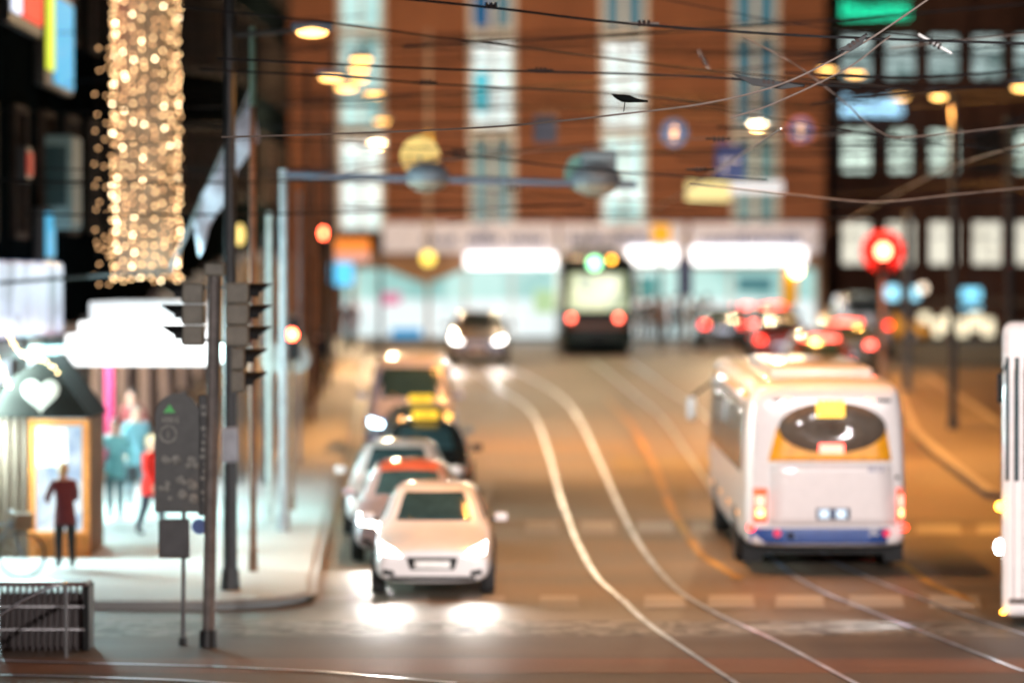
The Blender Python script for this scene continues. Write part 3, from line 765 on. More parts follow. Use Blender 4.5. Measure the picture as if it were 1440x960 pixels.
white_paint = mat('white car paint', (.72, .7, .7), .3, coat=1, var=.04)
copper_roof = mat('copper roof paint', (.5, .1, .05), .3, coat=1)
copper = mat('rose grey car paint', (.36, .3, .32), .28, .3, coat=1, var=.05)
pearl = mat('pearl white car paint', (.66, .66, .66), .28, coat=1, var=.04)
blackcar = mat('black car paint', (.018, .024, .024), .2, coat=1, var=.05)
greycar = mat('grey green car paint', (.16, .2, .2), .28, .4, coat=1, var=.05)
vanp = mat('rosy white van paint', (.4, .44, .66), .35, coat=.6, var=.05)
redp = mat('red car paint', (.3, .02, .02), .25, coat=1)
silver = mat('silver car paint', (.45, .47, .5), .25, .6, coat=1)
cars = 'cars queueing along the kerb'
car('parked_car', 'small white hatchback with glaring headlights waiting at the head of the queue', 'car', X(608, 55.6), 55.5, 'hatch', 4.0, 1.78, 1.5, white_paint, beam=60)
cq = car('queued_car', 'rose grey car with a copper red roof half hidden behind the white hatchback', 'car', X(572, 60.2), 60.1, 'hatch', 4.1, 1.76, 1.5, copper, beam=40)
panel(bvh_of([c for c in cq.children if c.name.startswith('body')][0]), '+z', rect(-.56, 1.7, .56, 3.3), 'roof_panel', copper_roof, cq, .008)
car('queued_car', 'pearl white car standing third in the queue behind the copper roofed car', 'car', X(556, 65.2), 65.1, 'hatch', 4.2, 1.8, 1.52, pearl, beam=0, lights=False)
car('queued_taxi', 'black taxi with yellow roof sign behind the pearl white car', 'taxi', X(594, 71.5), 71.6, 'sedan', 4.6, 1.82, 1.5, blackcar, taxi=True, beam=0, lights=False)
car('queued_taxi', 'grey green taxi with yellow roof sign in front of the rosy van', 'taxi', X(588, 77), 77.2, 'sedan', 4.6, 1.82, 1.52, greycar, taxi=True, beam=0, lights=False)
v_ = car('queued_van', 'rosy white van with one blue white headlight closing the queue', 'van', X(575, 84.4), 84, 'van', 4.8, 1.95, 2.2, vanp, beam=0, cool=True)
car('oncoming_car', 'blue grey oncoming car with bright headlights in front of the teal shop', 'car', X(672, 117), 117, 'suv', 4.5, 1.86, 1.62, mat('slate car paint', (.3, .34, .44), .25, .3, coat=1), beam=30)
car('departing_car', 'dark car with glowing brake lights just ahead of the white bus roof', 'car', X(1155, 104), 104, 'hatch', 4.2, 1.95, 1.66, mat('wine car paint', (.2, .05, .05), .25, coat=1), away=True, brake=True)
car('departing_car', 'red car with lit rear plate and tail lights near the yellow beacon', 'car', X(1101, 116), 116, 'hatch', 4.2, 1.8, 1.5, redp, away=True)
car('departing_car', 'far dark car with red tail lights between the waiting crowd and the red car', 'car', X(1018, 131), 131, 'hatch', 4.1, 1.75, 1.45, blackcar, away=True)
car('departing_car', 'dark car with red tail lights queueing just beyond the red car', 'car', X(1090, 126), 126, 'suv', 4.3, 1.8, 1.7, blackcar, away=True, brake=True)
car('departing_car', 'silver car with brake lights farthest off in the line beside the yellow beacon', 'car', X(1052, 141), 141, 'hatch', 4.2, 1.8, 1.5, silver, away=True, brake=True)
car('departing_car', 'dark car with brake lights between the bus roof and the red traffic light post', 'car', X(1190, 111), 111, 'suv', 4.3, 1.85, 1.72, greycar, away=True, brake=True)
car('departing_van', 'silver van with two red tail lights beneath the red traffic light', 'van', X(1216, 123), 123, 'van', 4.6, 1.9, 2.0, silver, away=True)
car('far_taxi', 'yellow car standing in front of the warm shop windows of the office block', 'car', X(1312, 140), 140, 'hatch', 4.2, 1.8, 1.5, mat('yellow car paint', (.8, .4, .02), .3, coat=1), yaw=R(80), lights=False)

# --- white midibus seen from behind
def rbox(size, c, r, seg, m, name, parent):
    return MB().bbox(c, size, r, seg).build(name, m, parent, smooth=True)
bd = 58.8; bL_, bW, bH = 10.2, 2.5, 2.98
bus = thing('city_bus', 'white city bus seen from behind with an oval rear window and orange band', 'bus', (X(1162, bd), bd, zg(bd)), R(.4)); bus.rotation_euler.x = slope(64)
busw = mat('white bus paint', (.74, .71, .71), .3, coat=.6, var=.03)
buso = mat('orange bus band', (.85, .36, .015), .35, coat=.4, emit=(1, .42, .02), es=.0)
busb = mat('blue bus bumper', (.02, .07, .26), .35, coat=.4)
mb = MB(); bm = mb.bm
rings = []
for (y, w, zb, zt) in ((.0, .86, .50, 2.62), (.04, .93, .44, 2.8), (.14, .98, .40, 2.92), (.4, 1, .38, 2.98), (3, 1, .36, 2.98), (7, 1, .36, 2.98), (9.6, 1, .36, 2.98), (10.0, .97, .38, 2.9), (10.2, .88, .42, 2.7)):
    hw = w * bW / 2
    half = [(0, zb), (hw * .95, zb), (hw, zb + .1), (hw, 1.2), (hw * .985, 1.9), (hw * .95, zt - .3), (hw * .9, zt - .1), (hw * .8, zt - .02), (0, zt)]
    full = half + [(-a, b) for a, b in half[-2:0:-1]]
    rings.append([bm.verts.new((a, y, b)) for a, b in full])
n = len(rings[0])
for a, b in zip(rings, rings[1:]):
    for k in range(n): bm.faces.new((a[k], a[(k+1) % n], b[(k+1) % n], b[k]))
bm.faces.new(rings[0][::-1]); bm.faces.new(rings[-1])
bb = mb.build('body', busw, bus, smooth='all'); s = bb.modifiers.new('round', 'SUBSURF'); s.levels = 2; s.render_levels = 2
bv = bvh_of(bb)
bs = bd / FPX
def bx(px): return (px - 1162) * bs * 1.0
bz_ = lambda py: W(720, py, bd).z - zg(bd)
panel(bv, '-y', [(bx(1080), bz_(648)), (bx(1254), bz_(648)), (bx(1246), bz_(600)), (bx(1092), bz_(600))], 'orange_band', buso, bus, .006)
panel(bv, '-y', oval(bx(1170), bz_(601), 76*bs, 36*bs), 'rear_window', mat('smoked rear glass', (.12, .095, .075), .08, spec=.8), bus, .016)
ds = panel(bv, '-y', rect(bx(1148), bz_(586), bx(1187), bz_(562)), 'route_display', E('amber route display', (1, .58, .08), 2.6), bus, .03, n=3)
panel(bv, '-y', rect(bx(1152), bz_(637), bx(1186), bz_(624)), 'brake_light', brake_red, bus, .03, n=3)
for px in (1107, 1222):
    panel(bv, '-y', rect(bx(px - 7), bz_(567), bx(px + 7), bz_(559)), 'marker_light', E('pale red marker', (1, .3, .22), 4), bus, .02, n=2)
panel(bv, '-y', rect(bx(1086), bz_(565), bx(1098), bz_(561)), 'vent_slot', black_plastic, bus, .01, n=2)
panel(bv, '-y', rect(bx(1233), bz_(565), bx(1252), bz_(561)), 'vent_slot', black_plastic, bus, .01, n=2)
panel(bv, '-y', rect(bx(1055), bz_(764), bx(1276), bz_(742)), 'bumper', busb, bus, .03)
panel(bv, '-y', [(bx(1082), bz_(738)), (bx(1260), bz_(738)), (bx(1254), bz_(652)), (bx(1082), bz_(652))], 'engine_cover', mat('white engine cover', (.7, .66, .66), .35, coat=.3, var=.03), bus, .012)
npl = panel(bv, '-y', rect(bx(1148), bz_(730), bx(1195), bz_(714)), 'number_plate', mat('dark plate holder', (.03, .05, .12), .4), bus, .022, n=2)
for px in (1159, 1183): panel(bv, '-y', rect(bx(px - 7), bz_(728), bx(px + 7), bz_(716)), 'plate_light', E('plate lamp', (.75, .88, 1), 1.3), npl, .03, n=2)
for px, s in ((1070, -1), (1272, 1)):
    lc = panel(bv, '-y', rect(bx(px - 11), bz_(734), bx(px + 9), bz_(686)), 'tail_light', mat('red lamp cluster', (.5, .05, .02), .3, emit=(1, .12, .04), es=1.2), bus, .02, n=3)
    panel(bv, '-y', rect(bx(px - 8), bz_(712), bx(px + 6), bz_(696)), 'upper_lens', brake_red, lc, .035, n=2)
    panel(bv, '-y', rect(bx(px - 7), bz_(726), bx(px + 5), bz_(715)), 'lower_lens', E('orange lens', (1, .3, .12), 9), lc, .035, n=2)
for px in (1056, 1278): MB().sph((bx(px if px < 1100 else 1272), -.02, bz_(741)), .055, (1, .6, 1)).build('side_marker', tail_red, bus)
for px in (1093, 1247): panel(bv, '-y', oval(bx(px), bz_(749), .06, .06, 12), 'reflector', mat('red reflector', (.5, .02, .06), .3, emit=(1, .03, .1), es=.5), bus, .04)
panel(bv, '-y', oval(bx(1112), bz_(753), .06, .06, 12), 'tow_eye', black_plastic, bus, .04)
panel(bv, '-y', oval(bx(1262), bz_(671), .035, .035, 10), 'filler_cap', black_plastic, bus, .02)
navy = mat('navy numerals', (.08, .1, .25), .5)
text('3012', .13, (bx(1231), .02, bz_(659)), FRONT, navy, bus, depth=.05)
text('30', .15, (bx(1228), -.06, bz_(748)), FRONT, white_plastic, bus, depth=.03)
for k in range(5): panel(bv, '-x', rect(1.0 + k*1.75, 1.5, 2.6 + k*1.75, 2.55), 'side_window', glass_dark, bus, .008)
for k in range(5): panel(bv, '+x', rect(1.0 + k*1.75, 1.5, 2.6 + k*1.75, 2.55), 'side_window', glass_dark, bus, .008)
panel(bv, '-x', rect(.6, 2.64, 9.5, 2.78), 'roof_stripe', buso, bus, .008); panel(bv, '+x', rect(.6, 2.64, 9.5, 2.78), 'roof_stripe', buso, bus, .008)
for k in range(4): panel(bv, '-x', rect(1.5 + 2.2*k, .78, 1.62 + 2.2*k, .86), 'marker_lamp', E('dim amber marker', (1, .42, .06), 2.5), bus, .015, n=2)
rbox((1.6, 5.0, .16), (.1, 4.4, 3.0), .06, 3, busw, 'roof_unit', bus)
for s in (-1, 1):
    for y in (2.4, 7.6): wheel(bus, s*(bW/2 - .13), y, .46, .27)
    MB().box((s*(bW/2 - .16), .55, .42), (.3, .03, .55)).build('mud_flap', black_plastic, bus)
MB().box((0, 5, .42), (2.2, 9, .3)).build('chassis', black_plastic, bus)
mr = MB().bbox((-bW/2 - .28, 10.0, 2.0), (.16, .14, .42), .05).build('mirror', white_plastic, bus, smooth=True)
MB().cyl((-bW/2 - .28, 10, 2.2), (-bW/2 + .1, 9.9, 2.5), .025).build('mirror_arm', black_plastic, mr)
rl = panel(bv, '-y', rect(bx(1060), bz_(780) , bx(1061), bz_(779)), 'x', busw, bus, n=2); bpy.data.objects.remove(rl)

# --- dark green tram seen from behind
td = 125.0; tram = thing('city_tram', 'dark green tram with lit cab window and red tail lights in front of the shop', 'tram', (X(840, td), td, zg(td)))
tg = mat('dark green tram paint', (.012, .04, .032), .3, coat=.5); ty = mat('copper tram band', (.4, .13, .05), .4)
tb = rbox((2.35, 19, 2.95), (0, 9.5, 1.72), .22, 4, tg, 'body', tram); bv = bvh_of(tb)
tz = lambda py: W(720, py, td).z - zg(td); tx = lambda px: (px - 840) * td / FPX
panel(bv, '-y', [(tx(797), tz(437)), (tx(883), tz(437)), (tx(878), tz(384)), (tx(802), tz(384))], 'rear_window', lit_window('tram cab glass', (.95, 1, .6), (.12, .26, .16), .95, (1.6, 1, 1.6), .3), tram, .012)
panel(bv, '-y', [(tx(794), tz(384)), (tx(886), tz(384)), (tx(884), tz(356)), (tx(796), tz(356))], 'destination_box', black_plastic, tram, .012)
panel(bv, '-y', oval(tx(836), tz(370), .2, .2, 16), 'route_lamp', E('green route lamp', (.35, 1, .5), 6), tram, .03)
panel(bv, '-y', oval(tx(860), tz(365), .08, .08, 12), 'marker_lamp', amber, tram, .03)
panel(bv, '-y', rect(tx(797), tz(462), tx(883), tz(453)), 'copper_band', ty, tram, .012)
panel(bv, '-y', rect(tx(795), tz(449), tx(885), tz(440)), 'dark_band', black_plastic, tram, .012)
for px in (803, 870): panel(bv, '-y', oval(tx(px), tz(447), .1, .1, 14), 'tail_light', E('tram tail', (1, .13, .08), 14), tram, .03)
for ax in ('-x', '+x'):
    for k in range(8): panel(bv, ax, rect(1 + k*2.2, 1.5, 2.9 + k*2.2, 2.6), 'side_window', lit_window('tram side glass', (1, .9, .6), (.3, .25, .15), .6), tram, .01, n=3)
MB().box((0, 9.5, .2), (2.1, 18, .36)).build('bogie_skirt', black_plastic, tram)
MB().bbox((0, 6, 3.35), (1.6, 4, .32), .06).build('roof_equipment', grey_paint, tram)
MB().tube([(-.6, 9, 3.2), (0, 10.5, 4.1), (.0, 9.2, 5.3)], .03).build('pantograph', dark_steel, tram)
MB().bbox((0, -.12, .55), (.5, .3, .2), .05).build('coupler', dark_steel, tram)

# --- white tram entering from the right on the cross street
wd_ = 51.2; wx0 = X(1409, wd_)
wt = thing('crossing_tram', 'white articulated tram nosing in along the cross street with dark upright windows', 'tram', (wx0, wd_, 0), R(-8))
wtz = lambda py: W(720, py, wd_).z
whp = mat('glossy white tram paint', (.76, .76, .78), .25, coat=.7, var=.03)
zt_ = wtz(452)
bo = rbox((14, 2.4, zt_ - .16), (7, 1.2, (zt_ + .16) / 2), .14, 4, whp, 'body', wt); bv = bvh_of(bo)
for x0, x1 in ((.05, .1), (.17, .23), (.3, 1.1), (1.25, 2.1), (2.3, 3.6), (3.8, 5.1), (5.3, 6.6), (6.8, 8.1), (8.3, 9.6), (9.8, 11.1), (11.3, 12.6)):
    panel(bv, '-y', rect(x0, wtz(676), x1, wtz(502)), 'side_window', glass_dark, wt, .01, n=4)
panel(bv, '-x', [(.25, wtz(690)), (2.15, wtz(690)), (2.1, wtz(500)), (.3, wtz(500))], 'windscreen', glass_dark, wt, .01)
panel(bv, '-y', rect(.05, wtz(498), 13.9, wtz(470)), 'roof_band', mat('pale roof band', (.6, .5, .48), .5), wt, .008)
for x in (.155, .28, .7, 1.2, 2.2, 3.7): panel(bv, '-y', rect(x, .35, x + .012, wtz(520)), 'door_seam', mat('grey seam', (.2, .2, .21), .5), wt, .006, n=3)
panel(bv, '-y', rect(.1, .34, 13.8, .42), 'skirt_line', mat('grey skirt line', (.16, .16, .17), .5), wt, .006)
MB().sph((-.02, .06, wtz(712)), .07).build('indicator', amber, wt)
MB().sph((-.04, .2, wtz(770)), .1, (.6, 1, 1)).build('headlight', E('white tram headlight', (.95, .98, 1), 30), wt)
MB().sph((.02, .02, wtz(860)), .035).build('marker_lamp', amber, wt)
lamp('tram_headlight_beam', (-.25, .3, 1.0), 'SPOT', 800, (.92, .96, 1), .1, (R(78), 0, R(90)), 80, .7, wt)
MB().bbox((-.02, -.12, wtz(545)), (.08, .1, .4), .03).build('mirror', black_plastic, wt)
MB().cyl((-.02, -.1, wtz(530)), (.1, .1, wtz(500)), .015).build('mirror_arm', black_plastic, wt)
MB().box((7.2, 1.2, .12), (13.4, 2.0, .2)).build('underframe', black_plastic, wt)
for x in (1.2, 3.0, 7.0, 8.8): wheel_ = MB().cyl((x, .12, .33), (x, .26, .33), .33, .33, 20).build('wheel', dark_steel, wt)

# ------------------------------------------------------------------ poles, signals and lamps
def pole(root, h, r0, r1, m, base=True, x=0, y=0):
    MB().cyl((x, y, 0), (x, y, h), r0, r1, 14).build('pole', m, root, smooth=True)
    if base: MB().cyl((x, y, 0), (x, y, .3), r0 * 1.35, r0 * 1.2, 14).build('base', m, root, smooth=True)
td_ = 48.8
tl = thing('traffic_light', 'grey traffic light post at the crossing with two hooded signal heads beside it', 'traffic light', G(293, 910))
td_ = tl.location.y; s_ = td_ / FPX
H_ = (910 - 388) * s_
MB().cyl((0, 0, 0), (.09, 0, H_), .08, .082, 16).build('pole', mat('weathered grey pole', (.17, .15, .14), .5, var=.3), tl, smooth=True)
MB().cyl((0, 0, 0), (0, 0, .22), .12, .11, 16).build('base', dark_steel, tl, smooth=True)
MB().bbox((.09, 0, H_ + .08), (.26, .24, .17), .03).build('cap', beige_plastic, tl)
def head(root, cx, z0, z1, w, side, n, parts=True):
    hb_ = MB(); cell = (z1 - z0) / n
    for k in range(n): hb_.bbox((cx, 0, z0 + cell * (k + .5)), (w, .3, cell - .006), .025)
    ho = hb_.build('signal_head', beige_plastic, root)
    for k in range(n):
        zc = z0 + cell * (k + .5); hx = cx + side * w / 2
        MB().cyl((hx, 0, zc), (hx + side * .02, 0, zc), .105, .105, 16).build('lens', signal_off, ho)
        mb = MB(); bm = mb.bm; pr = None
        for j in range(11):
            a = math.pi * (-.12 + 1.24 * j / 10)
            for_ = []
            L_ = .28 * (.35 + .65 * max(0, math.sin(a)))
            for (rr, xx) in ((.125, 0), (.125, L_), (.115, L_), (.115, 0)): for_.append(bm.verts.new((hx + side * xx, math.cos(a) * rr, zc + math.sin(a) * rr)))
            if pr:
                for q in range(4): bm.faces.new((pr[q], pr[(q+1) % 4], for_[(q+1) % 4], for_[q]))
            pr = for_
        mb.build('visor', black_plastic, ho, smooth=True)
    return ho
lz = lambda py: (910 - py) * s_; lx_ = lambda px: (px - 293) * s_
head(tl, lx_(273), lz(486), lz(398), 30 * s_, -1, 3)
head(tl, lx_(335), lz(487), lz(397), 34 * s_, 1, 3)
head(tl, lx_(336), lz(552), lz(488), 20 * s_, 1, 2)
for (a, b, z) in ((258, 300, 404), (258, 300, 478), (300, 345, 404), (300, 345, 480)): MB().box((lx_((a + b) / 2), .03, lz(z)), ((b - a) * s_, .04, .04)).build('bracket', grey_paint, tl)

# round-topped sign board on its own thin post
sb = thing('sign_board', 'dark grey round topped information board with pale symbols on a thin post', 'sign', G(257, 908))
s_ = sb.location.y / FPX; bz2 = lambda py: (908 - py) * s_; bx2 = lambda px: (px - 257) * s_
MB().cyl((0, .05, 0), (.02, .05, bz2(550)), .028, .028, 10).build('post', grey_paint, sb)
MB().cyl((0, .05, 0), (0, .05, .1), .06, .05, 10).build('base', dark_steel, sb)
out = [(bx2(218), 0, bz2(720))] + [(bx2(250) + 32*s_*math.cos(a), 0, bz2(588) + 36*s_*math.sin(a)) for a in [math.pi - math.pi*k/14 for k in range(15)]] + [(bx2(282), 0, bz2(720))]
brd = MB().prism(out, (0, .03, 0)).build('board', mat('dark grey board', (.085, .09, .09), .5), sb)
greenm = mat('green mark', (.08, .5, .12), .5, emit=(.1, .8, .2), es=.08); palem = mat('pale mark', (.24, .24, .22), .5, var=.4, scale=14)
MB().prism([(bx2(230), -.012, bz2(580)), (bx2(247), -.012, bz2(580)), (bx2(239), -.012, bz2(568))], (0, .01, 0)).build('green_arrow', greenm, brd)
for x in (230, 235, 240, 245, 250): MB().box((bx2(x), -.008, bz2(590)), (.03, .012, random.uniform(.06, .09))).build('letter', palem, brd)
mb = MB()
for k in range(24):
    a, b = 2*math.pi*k/24, 2*math.pi*(k+1)/24
    mb.prism([(bx2(237) + r_*s_*math.cos(t), -.012, bz2(610) + r_*s_*math.sin(t)) for r_, t in ((13, a), (13, b), (9.5, b), (9.5, a))], (0, .01, 0))
mb.box((bx2(237), -.007, bz2(610)), (.035, .012, .09)); mb.build('ring_symbol', palem, brd)
rnd = random.Random(4)
for k in range(20): MB().sph((bx2(rnd.uniform(224, 276)), -.004 - k * .0004, bz2(rnd.uniform(640, 715))), rnd.uniform(.03, .07), (1, .12, 1), 8, 6).build('floral_spot', palem, brd)
MB().bbox((bx2(290), .02, bz2(640)), (22 * s_, .04, 170 * s_), .015).build('side_board', mat('black board', (.03, .033, .036), .5), sb)
for k in range(14): MB().box((bx2(290 + rnd.uniform(-4, 4)), -.004, bz2(572 + k * 10)), (rnd.uniform(.05, .11), .012, .045)).build('letter', palem, sb)
MB().bbox((bx2(245), .02, bz2(757)), (44 * s_, .09, 55 * s_), .02).build('leaflet_box', mat('dark leaflet box', (.07, .07, .075), .5), sb)
MB().prism([(bx2(281) + 11*s_*math.cos(a), -.03, bz2(740) + 11*s_*math.sin(a)) for a in [2*math.pi*k/16 for k in range(16)]], (0, .02, 0)).build('round_tag', mat('blue tag', (.05, .12, .4), .4), sb)

# first tall street lamp with an arm
def street_lamp(name, label, base, h, arm, m, r=.1, head_w=.62, energy=0, second=None):
    root = thing(name, label, 'street lamp', base)
    pole(root, h, r, r * .75, m)
    MB().cyl((0, 0, h - .12), (arm, 0, h - .05), .035).build('arm', m, root)
    hx = arm + (.25 if arm >= 0 else -.25)
    hd_ = MB().bbox((hx, 0, h), (head_w, .26, .12), .045, 3).build('lamp_head', mat('blue grey lamp hood', (.12, .17, .24), .4), root, smooth=True)
    MB().sph((hx, 0, h - .08), .2, (head_w * .42 / .2 * .9, .9, .38)).build('lamp_glass', sodium, hd_, smooth=True)
    if energy: lamp('lamp_light', (hx, 0, h - .25), 'SPOT', energy, SOD, .15, (0, 0, 0), 150, .5, parent=root)
    return root
SOD = (1, .4, .085)
b_ = G(324, 842, .13); d_ = b_.y
sl = street_lamp('street_lamp', 'tall black street lamp with a long arm behind the traffic light post', b_, W(0, 38, d_).z - b_.z, X(415, d_) - b_.x, dark_steel, .105, .6, 500)
MB().cyl((0, 0, W(0, 38, d_).z - b_.z), (0, 0, 11), .078, .06, 12).build('pole_top', dark_steel, sl)
MB().bbox((0, -.12, 2.1), (.24, .06, .5), .02).build('notice', mat('pale notice', (.35, .36, .4), .6), sl)
b_ = G(1340, 612, .14); d_ = b_.y
street_lamp('street_lamp', 'dark street lamp post standing on the tram platform', b_, W(0, 131, d_).z - b_.z, -.1, dark_steel, .1, .5, 3000)

# suspended lamps, each on its rod under a span wire
def hang_lamp(px, py, d, label, energy, g='suspended street lamps over the roadway', col=None):
    p = W(px, py, d)
    root = thing('hanging_lamp', label, 'street lamp', p, 0, g)
    hd_ = MB().bbox((0, 0, .12), (.56, .34, .13), .05, 3).build('hood', mat('blue grey lamp hood', (.12, .17, .24), .4), root, smooth=True)
    MB().sph((0, 0, .03), .2, (1.15, .75, .34)).build('lamp_glass', sodium, hd_, smooth=True)
    MB().cyl((0, 0, .15), (0, 0, .55), .015, None, 6).build('rod', dark_steel, root)
    if energy: lamp('lamp_light', (0, 0, -.2), 'SPOT' if not col else 'POINT', energy * (1.0 if not col else .38), col or SOD, .2, (0, 0, 0), 98, 1, parent=root)
    sp = MB(); a, b = Vector((-9 if px < 900 else -2, d, p.z + 1.0)), Vector((13.5, d, p.z + 1.1)); m_ = Vector((p.x, d, p.z + .54))
    sp.tube([a, a.lerp(m_, .5) + Vector((0, 0, -.03)), m_, m_.lerp(b, .5) + Vector((0, 0, -.03)), b], .011, 5)
    tag(sp.build('span_wire', wire_dark), 'span wire of the ' + ' '.join(label.split()[:10]), 'wire', 'span wires over the roadway')
LW = (1, .7, .4)
hl = [(980, -340, 47, 'unseen lamp added high over the crossing before the bus', 5000, None), (466, 112, 75, 'glowing lamp nearest the tall black lamp arm, above a pair of lamps', 300, None), (487, 126, 82, 'glowing lamp just below the lamp cluster beside the first window column', 300, None),  # first lamp is unseen, added to warm the crossing
      (508, 86, 86, 'topmost glowing lamp of the cluster on the first window column', 0, None), (505, 99, 92, 'glowing lamp second from the top of the cluster', 700, None),
      (504, 113, 98, 'glowing lamp in the middle of the cluster on the first window column', 0, None), (526, 135, 104, 'small glowing lamp at the lower edge of the cluster', 1500, None),
      (537, 172, 114, 'lone glowing lamp at the second window row above the gantry', 5000, None), (530, 204, 132, 'lowest glowing lamp just above the gantry beam', 11000, LW),
      (1065, 178, 130, 'glowing lamp on the dark last window column', 11000, LW), (1163, 101, 105, 'glowing lamp beside the corner of the brick building', 5500, None),
      (1203, 106, 98, 'glowing lamp over the first window of the office block', 6000, None), (1266, 138, 112, 'glowing lamp touching the blue white neon sign', 5500, None), (1438, 126, 84, 'glowing lamp at the edge of the office block beyond the white tram', 4500, None),
      (800, -60, 134, 'unseen lamp added high over the tram to light the brick wall', 13000, LW), (930, -160, 88, 'unseen lamp added high over the middle of the roadway', 30000, None), (880, -200, 60, 'unseen lamp added high over the tram rails before the bus', 9000, None), (1400, -170, 72, 'unseen lamp added high over the lane beyond the white bus', 19000, None)]  # unseen lamps added to light the brick wall and the roadway
for a in hl: hang_lamp(*a[:5], col=a[5])

# signal mast arm
b_ = G(399, 757, .13); d_ = b_.y
ma = thing('signal_mast', 'pale grey signal mast with a long arm over the road carrying two domed units', 'signal mast', b_)
q = lambda px, py: (W(px, py, d_) - b_)
hm_ = q(398, 246).z
pole(ma, hm_ + .1, .085, .07, pale_paint)
ar = MB().cyl((0, 0, hm_), (q(895, 258).x, 0, q(895, 260).z), .07, .06, 12).build('arm', mat('blue grey arm', (.1, .13, .18), .45, .3), ma, smooth=True)
for px, py, w in ((601, 258, .37), (838, 262, .42)):
    c = q(px, py)
    dm = MB().sph((c.x, 0, c.z + .12), w, (1, .9, .66), 20, 12)
    bmesh.ops.bisect_plane(dm.bm, geom=dm.bm.verts[:] + dm.bm.edges[:] + dm.bm.faces[:], plane_co=(0, 0, c.z + .04), plane_no=(0, 0, -1), clear_outer=True)
    du = dm.build('dome_hood', mat('grey blue hood', (.12, .15, .18), .5), ma, smooth='all')
    bw = MB().sph((c.x, 0, c.z + .05), w * .92, (1, .9, .6), 20, 12)
    bmesh.ops.bisect_plane(bw.bm, geom=bw.bm.verts[:] + bw.bm.edges[:] + bw.bm.faces[:], plane_co=(0, 0, c.z + .03), plane_no=(0, 0, 1), clear_outer=True)
    bw.build('cream_bowl', mat('cream bowl', (.26, .24, .19), .4), ma, smooth='all')
c = q(590, 219); MB().cyl((c.x, .3, c.z), (c.x, .34, c.z), .34, .34, 28).build('yellow_disc', mat('yellow disc', (.75, .48, .12), .5, emit=(1, .6, .15), es=.14), ma)
MB().cyl((c.x, .32, c.z - .6), (c.x, .32, c.z), .03).build('bracket', grey_paint, ma)
c = q(820, 243); MB().cyl((c.x, .3, c.z), (c.x, .34, c.z), .32, .32, 28).build('green_disc', mat('green disc', (.12, .3, .24), .5), ma)
c = q(842, 228); MB().bbox((c.x, .1, c.z), (.6, .3, .42), .05).build('control_box', mat('grey box', (.14, .18, .2), .5), ma)

def simple_pole(name, label, px, pb, pt, r, m, lift=.13, extra=None, cat='pole'):
    b = G(px, pb, lift); d = b.y; h = W(0, pt, d).z - b.z
    root = thing(name, label, cat, b); pole(root, h, r, r * .85, m)
    MB().sph((0, 0, h), r * .95, (1, 1, .6)).build('cap', m, root)
    return root, b, d, h
cp, b, d, h = simple_pole('utility_pole', 'tall pole with brown lower part and green tip just behind the black street lamp', 356, 815, 150, .055, brown_paint)
MB().cyl((0, 0, h), (0, 0, h + 1.2), .05, .045).build('green_tip', mat('verdigris paint', (.16, .3, .24), .6), cp)
simple_pole('utility_pole', 'slim pale greenish pole between the brown pole and the signal mast', 379, 742, 300, .06, mat('pale green paint', (.42, .5, .48), .5))
sp_, b, d, h = simple_pole('signal_post', 'brown signal post with a glowing red light beside the pale signal mast', 411, 728, 440, .045, brown_paint, cat='traffic light')
hh2 = MB().bbox((0, 0, W(0, 476, d).z - b.z), (.26, .2, .75), .03).build('signal_head', black_plastic, sp_)
MB().cyl((0, -.11, W(0, 470, d).z - b.z), (0, -.14, W(0, 470, d).z - b.z), .1, .1, 16).build('red_lens', signal_red, hh2)
for px, py in ((387, 503), (416, 505)): MB().cyl(((px - 411) * d / FPX, .12, W(0, py, d).z - b.z), ((px - 411) * d / FPX, .15, W(0, py, d).z - b.z), .26, .26, 24).build('round_sign_back', mat('grey sign back', (.3, .33, .32), .5), sp_)
for px, pb, pt, m, r, lb in ((432, 572, 95, dark_steel, .07, 'dark pole standing far along the pavement, taller than its neighbour'), (449, 545, 130, dark_steel, .06, 'second far dark pole on the pavement near the red signal'), (468, 530, 60, grey_paint, .06, 'grey pole far up the pavement before the first window column'),
                             (385, 640, 210, brown_paint, .05, 'brown pole between the pale mast and the brown signal post'), (421, 660, 270, pale_paint, .045, 'slim pale pole just past the brown signal post'),
                             (440, 600, 240, brown_paint, .06, 'brown pole among the far dark poles of the pavement'), (461, 548, 180, dark_steel, .07, 'dark pole beneath the red signal over the orange sign'), (373, 690, 330, dark_steel, .06, 'dark pole hugging the pale greenish pole'),
                             (535, 500, 330, grey_paint, .07, 'short grey pole beside the oncoming car and the orange sign'), (786, 492, 340, pale_paint, .06, 'pale post close beside the green tram'), (1276, 556, 300, mat('blue grey pole', (.1, .14, .19), .45), .11, 'thick blue grey pole between the red signal and the platform lamp'),
                             (1419, 560, 165, dark_steel, .12, 'thick dark pole standing behind the white crossing tram')):
    simple_pole('street_pole', lb, px, pb, pt, r, m, .0)
cl, b, d, h = simple_pole('lamp_post', 'tall slim post with a round yellow lamp halfway up beside the oncoming car', 602, 484, 45, .075, mat('brown grey post', (.2, .15, .12), .6), 0, cat='lamp post')
zz = W(0, 363, d).z - b.z
MB().sph((0, -.12, zz), .25, (1, .6, 1)).build('yellow_lamp', E('yellow globe', (1, .72, .12), 2.6), cl); MB().cyl((0, 0, zz), (0, -.1, zz), .05).build('bracket', dark_steel, cl)
zz = W(0, 194, d).z - b.z; MB().bbox((0, -.1, zz), (.2, .16, .3), .05).build('amber_lamp', E('amber box lamp', (1, .5, .04), 1.6), cl)
rs, b, d, h = simple_pole('red_signal', 'pale post with a glaring red traffic light above the silver van', 1241, 542, 325, .07, mat('pink grey post', (.4, .34, .33), .5), 0, cat='traffic light')
